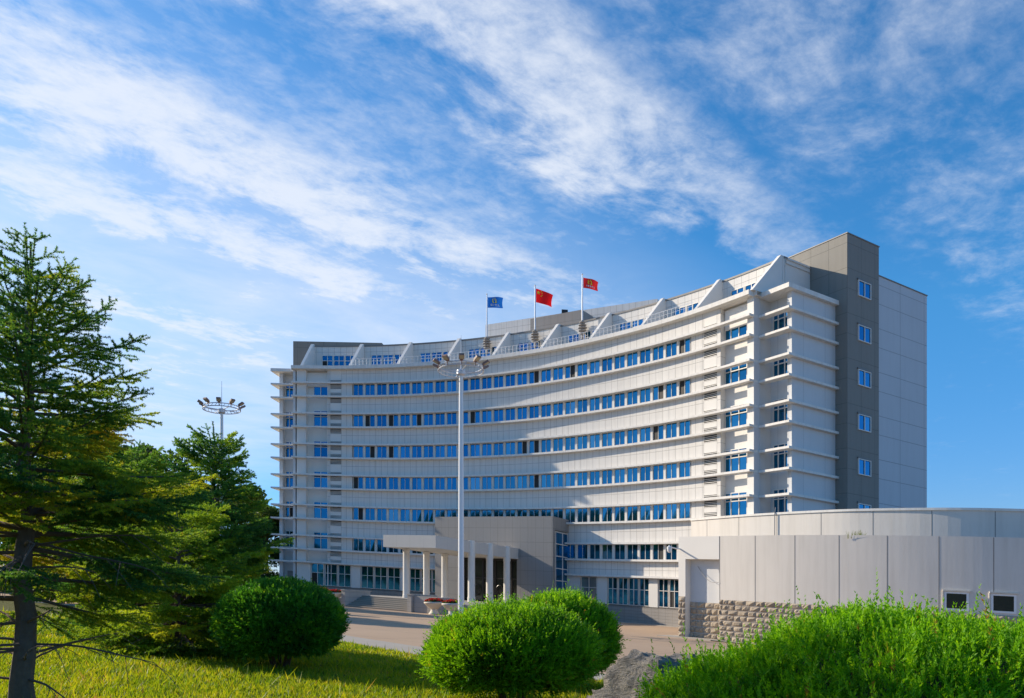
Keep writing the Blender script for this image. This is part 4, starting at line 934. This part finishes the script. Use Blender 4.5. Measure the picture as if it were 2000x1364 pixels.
    if dead:
        for k in range(36):
            a = rnd.random()*6.3; zz = .35+(low+.8-.35)*rnd.random(); L = rnd.uniform(.7, 1.9); p = axis(zz); d = Vector((cos(a), sin(a), rnd.uniform(-.05, .3))).normalized(); pts = [p]; 
            for i in range(9):
                d = (d+Vector((rnd.uniform(-.12, .12), rnd.uniform(-.12, .12), rnd.uniform(-.10, .05)))).normalized(); pts.append(pts[-1]+d*L/9)
                if i > 2 and rnd.random() < .85:
                    q = pts[-1]; e = (d+Vector((rnd.uniform(-.9, .9), rnd.uniform(-.9, .9), rnd.uniform(-.6, .25)))).normalized(); l2 = rnd.uniform(.2, .6)
                    m_ = q+e*l2*.5+Vector((0, 0, -.03)); wood.tube([q, m_, q+e*l2+Vector((0, 0, -.10))], [.005, .004, .0025], 0, 4, False)
            wood.tube(pts, [.016*(1-i/10)+.004 for i in range(10)], 0, 5, False)
    wood.build('trunk', ['bark'], t, base, smooth=True)
    s0a, s1a = np.array(s0), np.array(s1); T, idx = needles(s0a, s1a, per_m, nl, nw)
    var = np.clip(np.array(sv)[idx]*.9+RNG.normal(0, .10, len(idx)), 0, .96); var[RNG.random(len(idx)) < .004] = 1.
    soup('crown', T, None, var, mt, t, base)
    print('spruce', len(T), 'segs', len(s0))
spruce(45, 9.6, 5.84, 2.25, 'tall dark spruce at the left edge with a bare lower trunk', 'spruce', 4, .24, 430, .0054, nl=.031, low=1.45, lean=.09, open_=.06, bias=.06, shape=.86)
spruce(418, 19.5, 5.75, 2.15, 'smaller dark spruce rising in front of the far floodlight mast', 'spruce2', 12, .29, 260, .0095, nl=.046, low=.5, tr=.13, open_=.15, dead=False, shape=.76)
spruce(262, 21.0, 5.3, 2.3, 'short yellow green spruce between the tall dark spruce and the smaller one', 'spruce2', 23, .29, 240, .0098, nl=.046, low=.35, tr=.10, open_=.1, dead=True, shape=.6)

spruce(345, 17.4, 3.4, 2.15, 'low lime green spruce spreading in front of the smaller dark spruce', 'spruce3', 37, .24, 230, .0082, nl=.042, low=.3, tr=.09, open_=.12, dead=True, shape=.55)
# ---- broadleaf trees behind
def leafy(name, h, cr, ch, n, seed, leaf, mt):
    rnd = random.Random(seed); m = MB(); m.tube([(0, 0, -.2), (.1, 0, h*.25), (.0, .1, h*.5), (.1, 0, h*.8)], [.24, .19, .13, .04], 0, 8)
    cl = []
    for k in range(46):
        a = rnd.random()*6.3; zz = rnd.random(); rr = cr*math.sqrt(rnd.random())*(1-.55*zz**1.6)*(.55+.45*min(1, zz*4)); cl.append((rr*cos(a), rr*sin(a), h-ch+ch*zz*.94, cr*rnd.uniform(.16, .34), rnd.uniform(-.25, .25)))
        if k % 3 == 0: m.tube([(.05, 0, h*.35+.3*h*zz*.5), (cl[-1][0]*.6, cl[-1][1]*.6, cl[-1][2]-.5), cl[-1][:3]], [.09, .05, .02], 0, 5)
    cl = np.array(cl); idx = RNG.integers(0, len(cl), n); d = unit(RNG.normal(size=(n, 3)))*(RNG.random((n, 1))**.45); p = cl[idx, :3]+d*cl[idx, 3:4]*np.array([1.15, 1.15, .8])
    a = unit(RNG.normal(size=(n, 3))); b = unit(np.cross(a, RNG.normal(size=(n, 3)))); sz = leaf*RNG.uniform(.6, 1.3, (n, 1))
    V = np.stack([p-a*sz, p-b*sz*.5, p+a*sz, p+b*sz*.5], 1); var = np.clip(.5+cl[idx, 4]*1.2+RNG.normal(0, .17, n), 0, 1)
    return m, V, var, mt
def plant(px, Y, proto, lab, sc=1., rz=0., h0=0., parts=None, X=None):
    X = ray(px)*Y if X is None else X; base = (X, Y, gz(X, Y, h0)); t = thing('leafy_tree', lab, 'tree', base, 'leafy trees behind the spruces'); t.rotation_euler.z = rz; t.scale = (sc,)*3
    if parts is None:
        m, V, var, mt = proto; m.build('trunk', ['barkg'], t); return t, [m_ for m_ in (bpy.data.objects[-1:] if False else t.children)]+[soup('crown', V, None, var, mt, t)]
    for q in parts: c = q.copy(); COL.objects.link(c); c.parent = t
    return t
pA = leafy('a', 11.5, 4.2, 10.6, 26000, 2, .17, 'broad'); pB = leafy('b', 9.5, 3.9, 8.9, 24000, 5, .14, 'broady')
tA, _ = plant(470, 104, pA, 'dense dark green tree directly left of the white building', 1.28); 
tB, _ = plant(318, 48, pB, 'loose yellow green tree showing between the two spruces', .82)
def again(t, px, Y, lab, sc, rz, X=None):
    n = t.copy(); COL.objects.link(n); X = ray(px)*Y if X is None else X; n.location = (X, Y, gz(X, Y, 0)); n.scale = (sc,)*3; n.rotation_euler.z = rz; n['label'] = lab
    for c in list(t.children): d = c.copy(); COL.objects.link(d); d.parent = n
again(tA, 395, 98, 'dark green tree behind the smaller spruce', 1.2, 1.9)
again(tA, 300, 90, 'dark green tree behind the yellow green tree', 1.1, 4.0)
again(tA, 190, 74, 'tall dark green tree behind the short yellow green spruce', 1.05, 2.7)
again(tA, 90, 62, 'tall dark green tree behind the trunk of the tall spruce', .95, .8)
again(tB, 205, 56, 'yellow green tree behind the tall spruce branches', .95, 2.2)
again(tB, 20, 52, 'yellow green tree at the left edge behind the tall spruce', .9, 5.1)
again(tB, 120, 40, 'low yellow green tree close behind the tall spruce', .72, 3.6)
again(tA, 520, 96, 'small dark green tree touching the left corner of the white building', .98, 5.6)
again(tA, 250, 100, 'far dark green tree seen over the yellow green tree', 1.3, .4)
again(tB, 400, 66, 'yellow green tree directly behind the smaller spruce trunk', .62, 1.2)
again(tB, 500, 74, 'low yellow green tree above the dark clipped shrub', .42, 2.9)
# belt of trees across the road, seen only as the dark reflection in the lower windows
n = 42000; k = RNG.integers(0, 42, n)
bx_ = np.where(k < 26, -85+k*6.8, -100-5*np.sin((k-26)*.4)); by_ = np.where(k < 26, -22-6*((k*7) % 3), -14+(k-26)*7.0)
cx = bx_+RNG.normal(0, 1.3, n); cy = by_+RNG.normal(0, 1.5, n); hz_ = RNG.random(n)**.8*(8.5+2.6*((k*5) % 4)/3)
p = np.c_[cx, cy, hz_-FALL*cx]; a = unit(RNG.normal(size=(n, 3))); b = unit(np.cross(a, RNG.normal(size=(n, 3)))); sz = .55
o = soup('tree_belt', np.stack([p-a*sz, p-b*sz, p+a*sz, p+b*sz], 1), None, RNG.random(n)*.6, 'broad'); o['kind'] = 'stuff'; o['label'] = 'belt of dark trees mirrored in the lower windows'
again(tA, 306, 67, 'tall green tree just left of the far floodlight mast', 1.15, 3.3)
again(tA, 150, 50, 'green tree filling the gap behind the short spruce', 1.0, 5.0)
